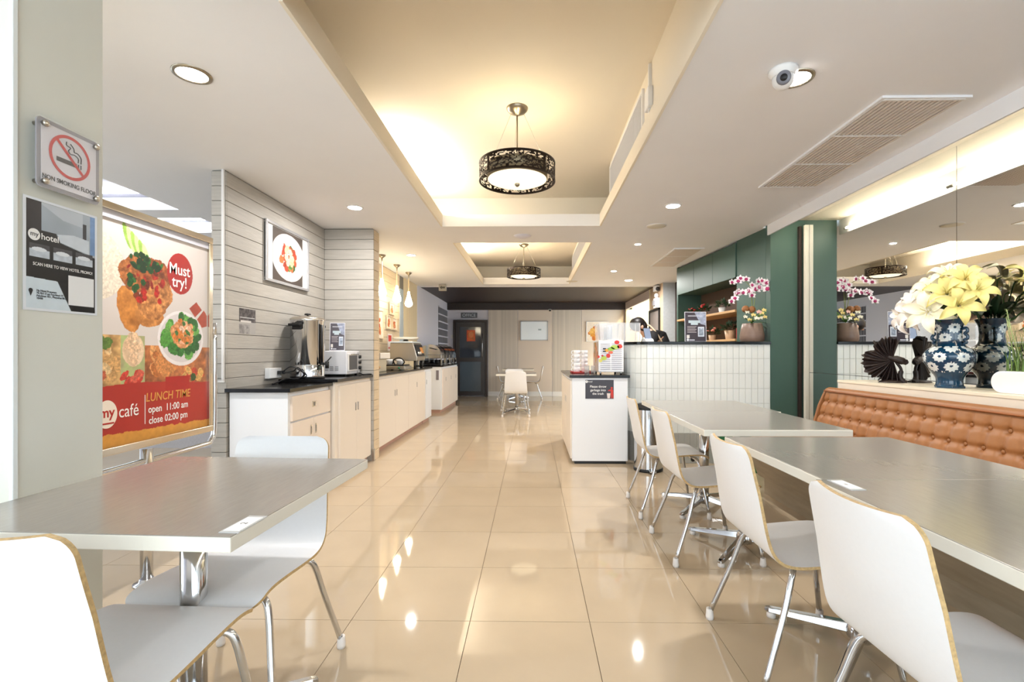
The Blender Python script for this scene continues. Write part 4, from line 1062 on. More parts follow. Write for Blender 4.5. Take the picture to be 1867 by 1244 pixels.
tp = MB().tube([q0 + Vector((0, 0, .15)) + v * .055, q0 + Vector((0, 0, .09)) + v * .055], .016, 12).build('tap_body', M_BLACK, u)
MB().tube([q0 + Vector((0, 0, .15)) + v * .055, q0 + Vector((0, 0, .19)) + v * .10], .005, 8).build('tap_lever', M_BLACK, tp)
# white toaster oven
ov = thing('toaster_oven', 'white countertop oven with dark glass door beside the steel urn', 'oven', (-1.93, 4.74, .90))
X0, X1, Y0, Y1, Z0, Z1 = -2.12, -1.785, 4.585, 4.93, .915, 1.145
MB().box(X0, X1, Y0, Y1, Z0, Z1).build('body', mat('oven_white', S(236, 236, 240), .35), ov, bevel=.008)
m = MB()
for r in range(4):
    for c in range(4): m.box(-2.05 + c * .05, -2.05 + c * .05 + .034, Y0 - .0012, Y0 + .002, .955 + r * .012, .959 + r * .012)
m.build('vent_slots', mat('slot_grey', S(130, 128, 130), .5), ov, kind='stuff')
fo = Fr((X1, Y0, Z0), (0, 1, 0), (0, 0, 1)); D = Y1 - Y0
MB().fbox(fo, .012, D * .74, .03, .20, .001, .012).build('door', M_WHITE, ov, bevel=.003)
MB().fbox(fo, .03, D * .70, .045, .185, .012, .0135).build('door_glass', mat('dark_glass', S(84, 84, 88), .08), ov)
MB().tube([fo.p(.04, .195, .03), fo.p(D * .68, .195, .03)], .006, 8).build('door_handle', M_CHROME, ov)
MB().fbox(fo, D * .77, D - .012, .012, .215, .001, .008).build('control_panel', mat('panel_grey', S(206, 206, 210), .4), ov)
for b in (.06, .115, .17): MB().lathe([(.018, .008), (.016, .028), (.0001, .029)], n=16, ax=Fr(fo.p(D * .88, b, 0), fo.u, fo.v), cap=False).build('knob', M_BLACK, ov)
for a in (X0 + .03, X1 - .03):
    for b in (Y0 + .03, Y1 - .03): MB().lathe([(.012, 0), (.012, .016)], (a, b, .90), 10).build('foot', M_BLACK, ov)
def standing_card(label, x, y, z, W, Hh, rz, lean, colr, cat='sign'):
    t = thing('standing_menu_card', label, cat, (x, y, z), rz)
    fr = Fr((-W / 2, 0, 0), (1, 0, 0), (0, math.sin(lean), math.cos(lean)))
    MB().fbox(fr, 0, W, 0, Hh, -.003, 0).build('card', mat('card_silver', S(214, 214, 222), .3), t, local=True, bevel=.001)
    P = Paint(W - .012, Hh - .012, W / 90, colr); w_, h_ = P.W, P.H
    P.fill(P.poly([(w_ * .45, h_), (w_, h_), (w_, h_ * .55), (w_ * .75, h_ * .6)]), (150, 156, 176), .3, 30)
    P.fill(P.rect(w_ * .16, w_ * .74, h_ * .63, h_ * .72), (186, 200, 206)); P.fill(P.rect(w_ * .28, w_ * .62, h_ * .57, h_ * .63), (186, 200, 206))
    for k in range(5): P.fill(P.rect(w_ * .1, w_ * (.55 - .05 * (k % 2)), h_ * (.50 - .05 * k), h_ * (.515 - .05 * k)), (190, 180, 180))
    P.fill(P.rect(w_ * .14, w_ * .84, h_ * .86, h_ * .885), (206, 206, 212)); P.fill(P.rect(w_ * .62, w_ * .92, h_ * .16, h_ * .5), (206, 212, 222)); P.fill(P.rect(w_ * .66, w_ * .88, h_ * .2, h_ * .45), (150, 160, 176), .4, 60)
    P.fill(P.rect(w_ * .06, w_ * .2, h_ * .1, h_ * .22), (226, 220, 214)); P.fill(P.ell(w_ * .12, h_ * .05, w_ * .06, w_ * .06), (230, 230, 234)); P.fill(P.rect(w_ * .2, w_ * .45, h_ * .03, h_ * .06), (220, 220, 226))
    pr = P.build('printed_face', Fr(fr.p(.006, .006, .0006), fr.u, fr.v), None, M_PRINT); pr.parent = t
    m = MB(); m.prism([(0, .004, 0), (0, .09, 0), (0, .04, Hh * .7)], (.004, 0, 0)); m.build('back_stay', M_CABW, t, local=True)
    return t
standing_card('grey promotional card standing on the white oven', -1.935, 4.72, 1.147, .145, .28, .2, .10, (84, 80, 88))
standing_card('white-framed dark promotional card standing on the bar', 1.705, 5.02, 1.24, .225, .315, 0, .04, (46, 32, 44))
# power strip and cables
ps = thing('power_outlet', 'white twin wall socket with black plugs behind the urn', 'outlet', (-2.16, 4.0, .95))
MB().box(-2.164, -2.12, 3.84, 4.02, .915, 1.0).build('socket_box', mat('outlet_white', S(236, 238, 240), .3), ps, bevel=.004)
for y in (3.96, 4.0): MB().box(-2.12, -2.085, y - .012, y + .012, .945, .975).build('plug', M_BLACK, ps, bevel=.003)
for k, pts in enumerate(([(-2.09, 4.0, .96), (-2.03, 4.04, .97), (-1.98, 4.02, 1.0), (-1.95, 4.06, .94), (-2.0, 4.06, .905), (-2.08, 4.02, .905), (-2.1, 3.9, .88), (-2.08, 3.8, .876)],
                         [(-2.09, 3.96, .96), (-2.02, 3.98, 1.01), (-1.96, 4.0, .98), (-1.93, 4.07, .93), (-1.99, 4.08, .905), (-2.04, 4.12, .905)],
                         [(-1.80, 4.92, .92), (-1.76, 4.94, .905), (-1.73, 4.86, .905), (-1.70, 4.93, .906), (-1.67, 4.955, .905)])):
    o = MB().tube(smooth_path(pts, 8), .005, 7).build('power_cable', M_BLACK)
    tag(o, ('black cable looping from the wall socket onto the low worktop', 'black cable looping from the wall socket behind the urn', 'black cable running from the oven past the boarded column')[k], 'cable')
# buffet: storage box, conveyor toaster, hot plate, bowl
bx = thing('bread_box', 'cream bread box with overhanging white lid on the buffet counter', 'box', (-2.0, 6.0, .89))
MB().box(-2.14, -1.88, 5.85, 6.15, .89, 1.05).build('box', mat('box_cream', S(226, 214, 186), .5), bx, bevel=.006)
MB().box(-2.16, -1.845, 5.80, 6.2, 1.05, 1.125).build('lid', mat('lid_white', S(240, 234, 224), .45), bx, bevel=.008)
MB().tube([(-2.05, 6.0, 1.125), (-2.05, 6.0, 1.19)], .03, 16).build('lid_tin', M_CABW, bx)
MB().lathe([(.03, 0), (.055, .02), (.075, .06), (.08, .075), (.074, .073), (.05, .03), (.0001, .02)], (-1.87, 5.62, .89), 24, cap=False).build('wooden_bowl', mat('bowl_wood', S(206, 160, 104), .5), thing('wooden_bowl', 'small wooden bowl at the near end of the buffet worktop', 'bowl', (-1.87, 5.62, .89)))
ct = thing('conveyor_toaster', 'large brushed steel conveyor toaster on the buffet counter', 'toaster', (-1.87, 7.05, .89))
m = MB(); m.prism([(-2.06, 6.88, 1.01), (-1.665, 6.88, 1.01), (-1.66, 6.88, 1.06), (-1.72, 6.88, 1.27), (-2.05, 6.88, 1.27)], (0, .5, 0)); m.build('housing', M_STEEL, ct, bevel=.006)
MB().box(-2.05, -1.725, 6.87, 7.4, 1.27, 1.292).build('top_plate', mat('top_pale', S(206, 216, 222), .3), ct, bevel=.003)
fo = Fr((-1.66, 6.9, 1.06), (0, 1, 0), (-.06, 0, .21)); s_ = fo.n
MB().fbox(fo, .02, .46, .02, .19, .0, .012).build('control_panel', M_BLACK, ct)
for a in (.08, .2): MB().lathe([(.022, .012), (.02, .034), (.0001, .035)], n=14, ax=Fr(fo.p(a, .06, 0), fo.u, fo.v), cap=False).build('knob', M_CHROME, ct)
MB().fbox(fo, .26, .42, .06, .15, .012, .016).build('picture_label', mat('label_orange', S(206, 140, 70), .5), ct)
for a in (-2.03, -1.70):
    for b in (6.92, 7.34): MB().lathe([(.018, 0), (.018, .125)], (a, b, .89), 12).build('leg', M_BLACK, ct)
MB().lathe([(.17, 0), (.19, .02), (.19, .03), (.16, .03)], (-1.88, 7.1, 1.325), 28).build('serving_plate', mat('plate_cream', S(244, 236, 220), .25), thing('serving_plate', 'cream serving plate resting on top of the steel toaster', 'plate', (-1.88, 7.1, 1.295)))
o = MB().lathe([(.06, 0), (.04, .01), (.03, .03)], (-1.88, 7.1, 1.293), 20).build('plate_stand', M_CHROME); tag(o, 'small chrome stand between the toaster and the serving plate', 'stand')
hpn = thing('waffle_iron', 'low steel hot plate with red and green lamps in front of the toaster', 'appliance', (-1.88, 6.6, .89))
MB().box(-2.05, -1.72, 6.45, 6.8, .90, .945).build('body', M_STEEL, hpn, bevel=.004)
MB().box(-2.03, -1.74, 6.47, 6.78, .945, .965).build('grill_plate', M_BLACK, hpn, bevel=.004)
fo = Fr((-2.05, 6.45, .90), (1, 0, 0), (0, 0, 1))
for a, c, r_ in ((.05, S(190, 40, 30), .013), (.25, S(40, 150, 110), .013)): MB().lathe([(r_, .0), (r_, .006), (.0001, .008)], n=14, ax=Fr(fo.p(a, .022, 0), fo.u, fo.v), cap=False).build('indicator_lamp', mat('ind_%d' % int(c[0] * 100), c, .3), hpn)
MB().tube(smooth_path([(-1.86, 6.46, .965), (-1.86, 6.40, 1.03), (-1.78, 6.40, 1.06), (-1.72, 6.42, 1.01), (-1.75, 6.45, .965)], 6), .008, 8).build('bail_handle', M_BLACK, hpn)
for k, (x, y) in enumerate(((-1.98, 6.62), (-1.84, 6.62))):
    o = MB().lathe([(.035, 0), (.042, .05), (.044, .07), (.040, .07), (.036, .01)], (x, y, .966), 20).build('white_ramekin', M_CABW); tag(o, ('white ramekin on the hot plate, nearer the wall', 'white ramekin on the hot plate, nearer the aisle')[k], 'ramekin', 'ramekins on the hot plate')
# roll-top food warmers
def chafer():
    t = thing('roll_top_warmer', 'x', 'food warmer', (0, 0, 0), 0, 'roll-top food warmers on the far counter')
    W, D = .215, .185
    MB().box(-W, W, -D, D, .13, .20).build('water_pan', M_CHROME, t, local=True, bevel=.006)
    MB().box(-W - .012, W + .012, -D - .012, D + .012, .20, .212).build('pan_rim', M_CHROME, t, local=True, bevel=.003)
    m = MB(); n = 20
    def dome(u, v):
        a = PI * u; return (-W * .97 * math.cos(a), -D + 2 * D * v, .212 + .185 * math.sin(a))
    m.grid(dome, n, 4)
    for y in (-D, D):
        o = len(m.v); m.v += [Vector((-W * .97 * math.cos(PI * k / n), y, .212 + .185 * math.sin(PI * k / n))) for k in range(n + 1)]
        m.f.append([o + k for k in range(n + 1)]); m.m.append(0); m.k.append(False)
    m.build('roll_top_lid', M_CHROME, t, local=True)
    for x in (-W, W):
        for y in (-D, D):
            MB().box(x - .014, x + .014, y - .014, y + .014, 0, .13).build('leg', M_CHROME, t, local=True, bevel=.003)
    MB().box(-W, W, -D + .02, D - .02, .015, .03).build('burner_shelf', M_BLACK, t, local=True)
    MB().lathe([(.04, .03), (.04, .09)], (-.1, 0, 0), 16).build('fuel_burner', M_BLACK, t, local=True); MB().lathe([(.04, .03), (.04, .09)], (.1, 0, 0), 16).build('fuel_burner', M_BLACK, t, local=True)
    MB().tube([(W * .6, -D - .002, .30), (W * .6, -D - .05, .30), (W * .6, -D - .05, .30), (-W * .0, -D - .05, .33)], .008, 8).build('lid_handle', M_BLACK, t, local=True)
    return t
ch = chafer(); ch.location = (-1.93, 9.20, .89); ch['label'] = 'nearest roll-top chrome food warmer on the far counter'
for k, nm in enumerate(('second', 'third', 'farthest')):
    dup(ch, (-1.92, 9.64 + .42 * k, .89), 0, nm + ' roll-top chrome food warmer on the far counter')

# ------------------------------------------------------------------ things on the service cabinet and the bar
gn = thing('garbage_notice', 'dark garbage notice on the front of the white service cabinet', 'sign', (.68, 4.848, .66))
fg = Fr((.538, 4.848, .662), (1, 0, 0), (0, 0, 1)); MB().fbox(fg, 0, .285, 0, .19, 0, .002).build('plate', mat('notice_charcoal', S(64, 62, 70), .4), gn)
for k, s in enumerate(('Please throw', 'garbage into', 'the trash')): text(s, .033, M_TXTW, gn, fg, .128, .122 - .036 * k, .0026, bold=.008, sx=.95)
MB().prism([fg.p(.012 + .013 * math.cos(a), .172 + .013 * math.sin(a), .0022) for a in [2 * PI * k / 24 for k in range(24)]], fg.n * .0004).build('logo_disc', M_TXTW, gn)
text('my', .014, M_TXTB, gn, fg, .012, .174, .003); text('hotel', .022, M_TXTW, gn, fg, .048, .172, .0026)
MB().prism([fg.p(a, b, .0022) for a, b in ((.222, .004), (.246, .004), (.252, .055), (.216, .055))], fg.n * .0004).build('bin_pictogram', mat('pict_pale', S(236, 220, 214), .5), gn)
M_PR = mat('pict_red', S(206, 64, 54), .5)
MB().prism([fg.p(a, b, .0022) for a, b in ((.256, .004), (.266, .004), (.268, .045), (.272, .004), (.283, .004), (.280, .085), (.272, .096), (.256, .094), (.228, .085), (.230, .076), (.254, .080))], fg.n * .0004).build('figure_pictogram', M_PR, gn)
MB().prism([fg.p(.265 + .011 * math.cos(a), .108 + .011 * math.sin(a), .0022) for a in [2 * PI * k / 20 for k in range(20)]], fg.n * .0004).build('figure_head', M_PR, gn)
# pedal bin
pb = thing('pedal_bin', 'round polished steel pedal bin between the service cabinet and the tables', 'bin', (1.115, 4.62, 0))
c = (1.115, 4.62, 0)
MB().lathe([(.135, 0), (.138, .005), (.138, .03)], c, 36).build('base_ring', M_BLACK, pb)
MB().lathe([(.132, .03), (.132, .585)], c, 40, cap=False).build('body', M_CHROME, pb)
MB().lathe([(.135, .585), (.136, .60), (.13, .625), (.08, .64), (.0001, .642)], c, 36, cap=False).build('lid', M_BLACK, pb)
MB().box(1.085, 1.145, 4.43, 4.50, .015, .03).build('pedal', M_CHROME, pb, bevel=.004)
# green crate under the table
gc = thing('green_crate', 'green storage crate with white lid at the foot of the bar', 'crate', (2.0, 4.66, 0))
MB().box(1.88, 2.16, 4.5, 4.84, 0, .34).build('crate_body', mat('crate_green', S(30, 110, 62), .45), gc, bevel=.01)
MB().box(1.87, 2.17, 4.49, 4.85, .34, .37).build('lid', M_CABW, gc, bevel=.008)
MB().box(1.96, 2.08, 4.496, 4.5, .2, .30).build('red_label', mat('label_red', S(190, 50, 44), .5), gc)
# juice dispenser
jd = thing('juice_dispenser', 'white juice dispenser with fruit pictures and clear tanks on the service cabinet', 'dispenser', (.82, 5.2, .90))
jx0, jx1, jy0, jy1 = .690, .952, 4.99, 5.40
MB().box(jx0, jx1, jy0, jy1, .925, 1.255).build('housing', mat('dispenser_white', S(240, 240, 242), .35), jd, bevel=.006)
for a in (jx0 + .025, jx1 - .025):
    for b in (jy0 + .03, jy1 - .03): MB().lathe([(.01, 0), (.01, .03)], (a, b, .90), 10).build('foot', M_CHROME, jd)
fj = Fr((jx0, jy0 - .001, .93), (1, 0, 0), (0, 0, 1))
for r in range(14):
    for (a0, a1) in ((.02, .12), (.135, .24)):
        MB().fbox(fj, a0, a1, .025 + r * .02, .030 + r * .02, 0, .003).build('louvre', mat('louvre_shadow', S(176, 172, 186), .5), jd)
def fruit(a, b, rx, ry, col):
    MB().prism([fj.p(a + rx * math.cos(x), b + ry * math.sin(x), .003) for x in [2 * PI * k / 20 for k in range(20)]], fj.n * .0006).build('fruit_print', mat('fruit_%d_%d' % col[:2], S(*col), .4), jd)
for f in ((.19, .305, .026, .020, (214, 50, 44)), (.22, .262, .026, .022, (222, 66, 50)), (.17, .255, .045, .022, (176, 206, 96)), (.13, .235, .035, .02, (150, 190, 70)), (.10, .165, .022, .022, (210, 56, 44)), (.055, .14, .03, .022, (186, 204, 88)), (.02, .115, .02, .018, (228, 214, 110)), (.125, .20, .024, .015, (224, 110, 80)), (.085, .22, .02, .018, (240, 170, 60)), (.04, .165, .012, .01, (200, 50, 46)), (.0, .155, .012, .014, (206, 60, 48))): fruit(*f)
for b in (.205, .232): MB().fbox(fj, .045, .075, b, b + .011, .003, .006).build('rocker_switch', M_BLACK, jd)
fl_ = Fr((jx0 - .001, jy1, .93), (0, -1, 0), (0, 0, 1)); P = Paint(.40, .31, .01, (196, 180, 168)); specks(P, .2, .2, .16, .1, ((206, 130, 70), (176, 90, 50), (150, 130, 60)), 16, .02, .05, rs); P.build('side_picture', Fr(fl_.p(.0, .0, .001), fl_.u, fl_.v), jd, M_PRINTM)
M_CLEAR = mat('clear_acrylic', (.92, .94, .96), .04, alpha=.22)
def tank(x0, x1, y0, y1, z0, z1, parent, name='tank', taper=.012, t_=.004):
    m = MB(); b = [(x0 + taper, y0 + taper), (x1 - taper, y0 + taper), (x1 - taper, y1 - taper), (x0 + taper, y1 - taper)]; tt = [(x0, y0), (x1, y0), (x1, y1), (x0, y1)]
    m.add([(x, y, z0) for x, y in b] + [(x, y, z1) for x, y in tt], [(0, 1, 5, 4), (1, 2, 6, 5), (2, 3, 7, 6), (3, 0, 4, 7), (0, 3, 2, 1)])
    o = m.build(name, M_CLEAR, parent); s = o.modifiers.new('wall', 'SOLIDIFY'); s.thickness = t_; return o
M_CLRIM = mat('acrylic_rim', S(226, 214, 210), .2)
for (y0, y1) in ((5.0, 5.19), (5.205, 5.395)):
    o = tank(jx0 + .01, jx1 - .01, y0, y1, 1.257, 1.43, jd)
    MB().box(jx0 + .004, jx1 - .004, y0 - .004, y1 + .004, 1.43, 1.442).build('tank_lid', M_CLEAR, o, bevel=.003)
    MB().lathe([(.03, 1.27), (.03, 1.40), (.02, 1.415)], ((jx0 + jx1) / 2, (y0 + y1) / 2, 0), 18).build('cooling_drum', mat('cooling', S(214, 218, 226), .3), o)
# acrylic display box on the bar
ab = thing('acrylic_display_box', 'clear acrylic display box at the rounded end of the bar', 'box', (1.1, 5.53, 1.24))
o = tank(1.0, 1.215, 5.42, 5.65, 1.242, 1.46, ab, 'clear_walls', 0, .004)
for (x, y) in ((1.0, 5.42), (1.215, 5.42), (1.0, 5.65), (1.215, 5.65)): MB().box(x - .004, x + .004, y - .004, y + .004, 1.242, 1.462).build('edge_strip', M_CLRIM, ab)
MB().box(.996, 1.219, 5.416, 5.654, 1.46, 1.468).build('lid', M_CLEAR, ab)
# mugs in stacks
def mug():
    t = thing('white_mug', 'x', 'mug', (0, 0, 0), 0, 'white mugs stacked on the service cabinet')
    MB().lathe([(.026, 0), (.034, .008), (.037, .03), (.037, .058), (.033, .058), (.032, .012), (.0001, .008)], (0, 0, 0), 24, cap=False).build('cup', mat('mug_white', S(240, 240, 242), .2), t, local=True)
    MB().tube(smooth_path([(-.035, 0, .05), (-.056, 0, .047), (-.058, 0, .02), (-.035, 0, .014)], 4), .0045, 8).build('handle', mat('mug_white', (1, 1, 1)), t, local=True)
    return t
mg = None
for si, (x, y, n, nm) in enumerate(((.500, 5.36, 5, 'left'), (.600, 5.50, 5, 'right'))):
    for k in range(n):
        lab = '%s white mug from the bottom in the %s stack on the service cabinet' % (('first', 'second', 'third', 'fourth', 'fifth')[k], nm)
        if mg is None: mg = mug(); mg.location = (x, y, .908); mg['label'] = lab
        else: dup(mg, (x, y, .908 + .047 * k), .15 * si, lab)
tr = thing('serving_tray', 'flat red tray under the stacked mugs', 'tray', (.57, 5.42, .90))
MB().box(.44, .68, 5.28, 5.56, .90, .906).build('tray_base', mat('tray_red', S(176, 44, 38), .4), tr, bevel=.003); 
for a in ((.44, .68, 5.28, 5.286), (.44, .68, 5.554, 5.56), (.44, .446, 5.28, 5.56), (.674, .68, 5.28, 5.56)): MB().box(*a, .905, .916).build('tray_rim', mat('tray_red', (1, 0, 0)), tr)
for k in range(2):
    o = MB().lathe([(.028, 0), (.03, .085), (.028, .085), (.026, .004)], (.60 + .07 * k, 5.26 + .0 * k, .901), 20).build('drinking_glass', mat('glass_clear', (.92, .95, .96), .03, alpha=.3)); tag(o, ('drinking glass in front of the mugs, left one', 'drinking glass in front of the mugs, beside the dispenser')[k], 'glass', 'glasses beside the dispenser')
# phone on a stand
ph = thing('phone_on_stand', 'tablet phone propped on a white stand on the bar', 'phone', (1.30, 5.35, 1.24), .25)
m = MB(); fr = Fr((-.045, 0, .03), (1, 0, 0), (0, .38, .92)); MB().fbox(fr, 0, .085, 0, .15, -.006, 0).build('phone', M_BLACK, ph, local=True, bevel=.004)
MB().fbox(fr, .005, .08, .008, .142, .0, .0008).build('screen', mat('phone_screen', S(150, 164, 190), .1), ph, local=True)
MB().prism([(-.05, -.03, 0), (-.05, .08, 0), (-.05, .05, .06), (-.05, -.015, .035)], (.10, 0, 0)).build('stand', M_CABW, ph, local=True, bevel=.005)
# emergency light, framed board on the far column
el = thing('emergency_light', 'white twin-head emergency light box on the oak column beyond the bar', 'light', (2.40, 9.15, 2.05))
MB().box(2.33, 2.403, 9.05, 9.27, 2.30, 2.40).build('camera_housing', M_CABW, el, bevel=.006); MB().ball((2.36, 9.03, 2.33), .04, 14, 10).build('dark_dome', M_BLACK, el)
MB().ball((2.36, 9.12, 2.215), .045, 14, 10).build('lamp_head', M_CABW, el); MB().box(2.33, 2.403, 9.05, 9.25, 1.98, 2.17).build('battery_box', M_CABW, el, bevel=.006)
MB().box(2.30, 2.33, 9.10, 9.2, 2.03, 2.12).build('indicator_panel', mat('ind_grey', S(150, 150, 156), .4), el)
fb = thing('framed_board', 'tall black-framed grey board on the oak column beyond the bar', 'board', (2.39, 9.5, 1.0))
fr = Fr((2.403, 9.80, 1.12), (0, -1, 0), (0, 0, 1)); MB().fbox(fr, .0, .78, 0, .86, 0, .01).build('board', mat('board_grey', S(150, 142, 138), .5), fb)
for a0, a1, b0, b1 in ((0, .78, 0, .04), (0, .78, .82, .86), (0, .04, 0, .86), (.74, .78, 0, .86)): MB().fbox(fr, a0, a1, b0, b1, 0, .03).build('frame_bar', M_BLACK, fb)

# ------------------------------------------------------------------ niche shelves behind the bar and the plants on them
for z, nm in ((1.60, 'upper'), (1.262, 'lower')):
    t = thing('niche_shelf', nm + ' oak shelf in the green niche behind the bar', 'shelf', (2.42, 4.98, z), RB)
    MB().box(-.02, .355, .605, 2.325, 0, .028).build('shelf_board', M_WOOD, t, local=True, bevel=.002)
MXB = Matrix.Translation((2.42, 4.98, 0)) @ Matrix.Rotation(RB, 4, 'Z')
M_LEAF = mat('leaf_green', S(62, 96, 46), .5, noise=.25, nscale=30); M_LEAFD = mat('leaf_dark', S(34, 58, 34), .5, noise=.25, nscale=30)
def tuft(m, c, r, n, rnd, leaf=.03, zs=.8, mi=0):
    for k in range(n):
        a = rnd.random() * 2 * PI; e = math.asin(rnd.uniform(-.35, 1)); d = Vector((math.cos(a) * math.cos(e), math.sin(a) * math.cos(e), math.sin(e) * zs))
        p = Vector(c) + d * r * rnd.uniform(.45, 1); s = d.cross(Vector((rnd.random(), rnd.random(), rnd.random() + .2))).normalized(); u_ = (d + Vector((0, 0, .3))).normalized()
        L = leaf * rnd.uniform(.7, 1.3); m.add([p - u_ * L * .4, p + s * L * .35, p + u_ * L, p - s * L * .35], [(0, 1, 2, 3)], mi)
rnd = random.Random(11)
def shelf_plant(lx, ly, z, pr, phh, r, label, potm, flowers=None, leafm=M_LEAFD):
    c = MXB @ Vector((lx, ly, 0)); c.z = z
    t = thing('shelf_plant', label, 'plant', tuple(c), 0, 'potted plants in the bar niche')
    MB().lathe([(pr * .75, 0), (pr, phh), (pr * .9, phh), (pr * .85, phh * .85), (.0001, phh * .85)], tuple(c), 20, cap=False).build('pot', potm, t)
    m = MB(); tuft(m, (c.x, c.y, c.z + phh + r * .35), r, 70, rnd, r * .38); m.build('foliage', leafm, t, kind='stuff')
    if flowers:
        for k in range(7):
            a = rnd.random() * 6.28; q = rnd.uniform(.3, .95)
            MB().ball((c.x + r * q * math.cos(a), c.y + r * q * math.sin(a), c.z + phh + r * rnd.uniform(.5, 1.1)), (r * .22, r * .22, r * .16), 8, 6).build('blossom', flowers, t)
M_POTW = mat('pot_white', S(222, 218, 212), .4); M_POTC = mat('pot_clay', S(196, 160, 126), .5)
shelf_plant(.10, 1.15, 1.629, .045, .075, .085, 'small bushy plant in a white pot on the upper niche shelf', M_POTW)
shelf_plant(.10, 1.65, 1.629, .04, .06, .09, 'red-flowered plant on the upper niche shelf', M_POTC, mat('petal_red', S(190, 52, 50), .5))
shelf_plant(.10, 2.05, 1.629, .04, .06, .08, 'small red-flowered plant at the far end of the upper niche shelf', M_POTC, mat('petal_red', (1, 0, 0)))
shelf_plant(.10, .95, 1.291, .065, .11, .10, 'leafy plant in a broad clay pot on the lower niche shelf', M_POTC)
shelf_plant(.10, 1.42, 1.291, .05, .07, .095, 'pink-flowered plant on the lower niche shelf', M_POTC, mat('petal_pink', S(216, 130, 110), .5))
c = MXB @ Vector((.09, .72, 0))
o = MB().box(c.x - .025, c.x + .025, c.y - .02, c.y + .02, 1.291, 1.42).build('red_tin', mat('tin_red', S(190, 40, 44), .4), None, bevel=.006); tag(o, 'red tin beside the clay pot on the lower niche shelf', 'tin')
# cabinet door joints on the green upper cupboards
for k, (a, b) in enumerate(((.605, 1.18), (1.18, 1.75), (1.75, 2.325))):
    t = MB().box(-.012, .36, a + .003, b - .003, 2.0, 2.40).build('upper_cupboard', M_GREEN, bw, local=True, bevel=.002)
# ------------------------------------------------------------------ blue vase with lilies on the ledge
vx, vy, vz = 2.622, 3.05, .905
vs_ = thing('porcelain_vase', 'deep blue porcelain vase with white fan motifs on the mirror ledge', 'vase', (vx, vy, vz))
prof = [(.072, 0), (.074, .012), (.068, .02), (.066, .05), (.074, .075), (.100, .115), (.122, .155), (.131, .19), (.128, .215), (.108, .243), (.082, .262), (.066, .285), (.062, .32), (.062, .36), (.068, .395), (.080, .42), (.083, .428), (.078, .43), (.060, .39), (.05, .3)]
pp = catmull2(prof, 10); nA = 180
m = MB(); m.lathe(pp, (vx, vy, vz), nA, cap=False)
def motif(a, z):
    """white fan with scalloped rim, staggered in rows"""
    if not (.10 < z < .26 or .29 < z < .40): return 0
    rowh = .060; n = 7 if z < .27 else 4
    best = 0
    for row in range(int(z / rowh) - 1, int(z / rowh) + 2):
        zc = row * rowh + .012
        ua = (a / (2 * PI) * n + (.5 if row % 2 else 0)) % 1.0
        r_ = np.interp(z, [q[1] for q in prof[:-3]], [q[0] for q in prof[:-3]])
        x = (ua - .5) * 2 * PI * r_ / n; y = z - zc
        R = math.hypot(x, y - .006); t_ = math.atan2(y - .006, x)
        lim = .034 * (1 + .10 * math.cos(11 * t_))
        if y > .006: lim *= .55 + .35 * abs(math.cos(t_))
        if R < lim: best = 1
        if math.hypot(x, y - .006) < .0075: best = 0
        if abs(x) < .002 and .014 < y < .034: best = 1
    return best
for k, f in enumerate(m.f):
    c = sum((m.v[i] for i in f), Vector()) / 4; m.m[k] = motif(math.atan2(c.y - vy, c.x - vx) + 2.65, c.z - vz)
m.build('body', [mat('blue_glaze', S(14, 58, 86), .08, coat=.5), mat('white_glaze', S(226, 232, 230), .1, coat=.5)], vs_)
MB().lathe([(.078, 0), (.078, .012)], (vx, vy, vz), 6).build('hexagonal_foot', mat('blue_glaze', (0, 0, 1)), vs_, bevel=.002)
for sgn in (-1, 1):
    d = Vector((.55, -.83, 0)) * sgn
    pts = [Vector((vx, vy, vz)) + d * r + Vector((0, 0, z)) for r, z in ((.062, .37), (.082, .372), (.086, .352), (.074, .34), (.086, .325), (.086, .308), (.072, .30), (.082, .285), (.066, .275))]
    MB().tube(smooth_path(pts, 4), .009, 8).build('handle', mat('blue_glaze', (0, 0, 1)), vs_)
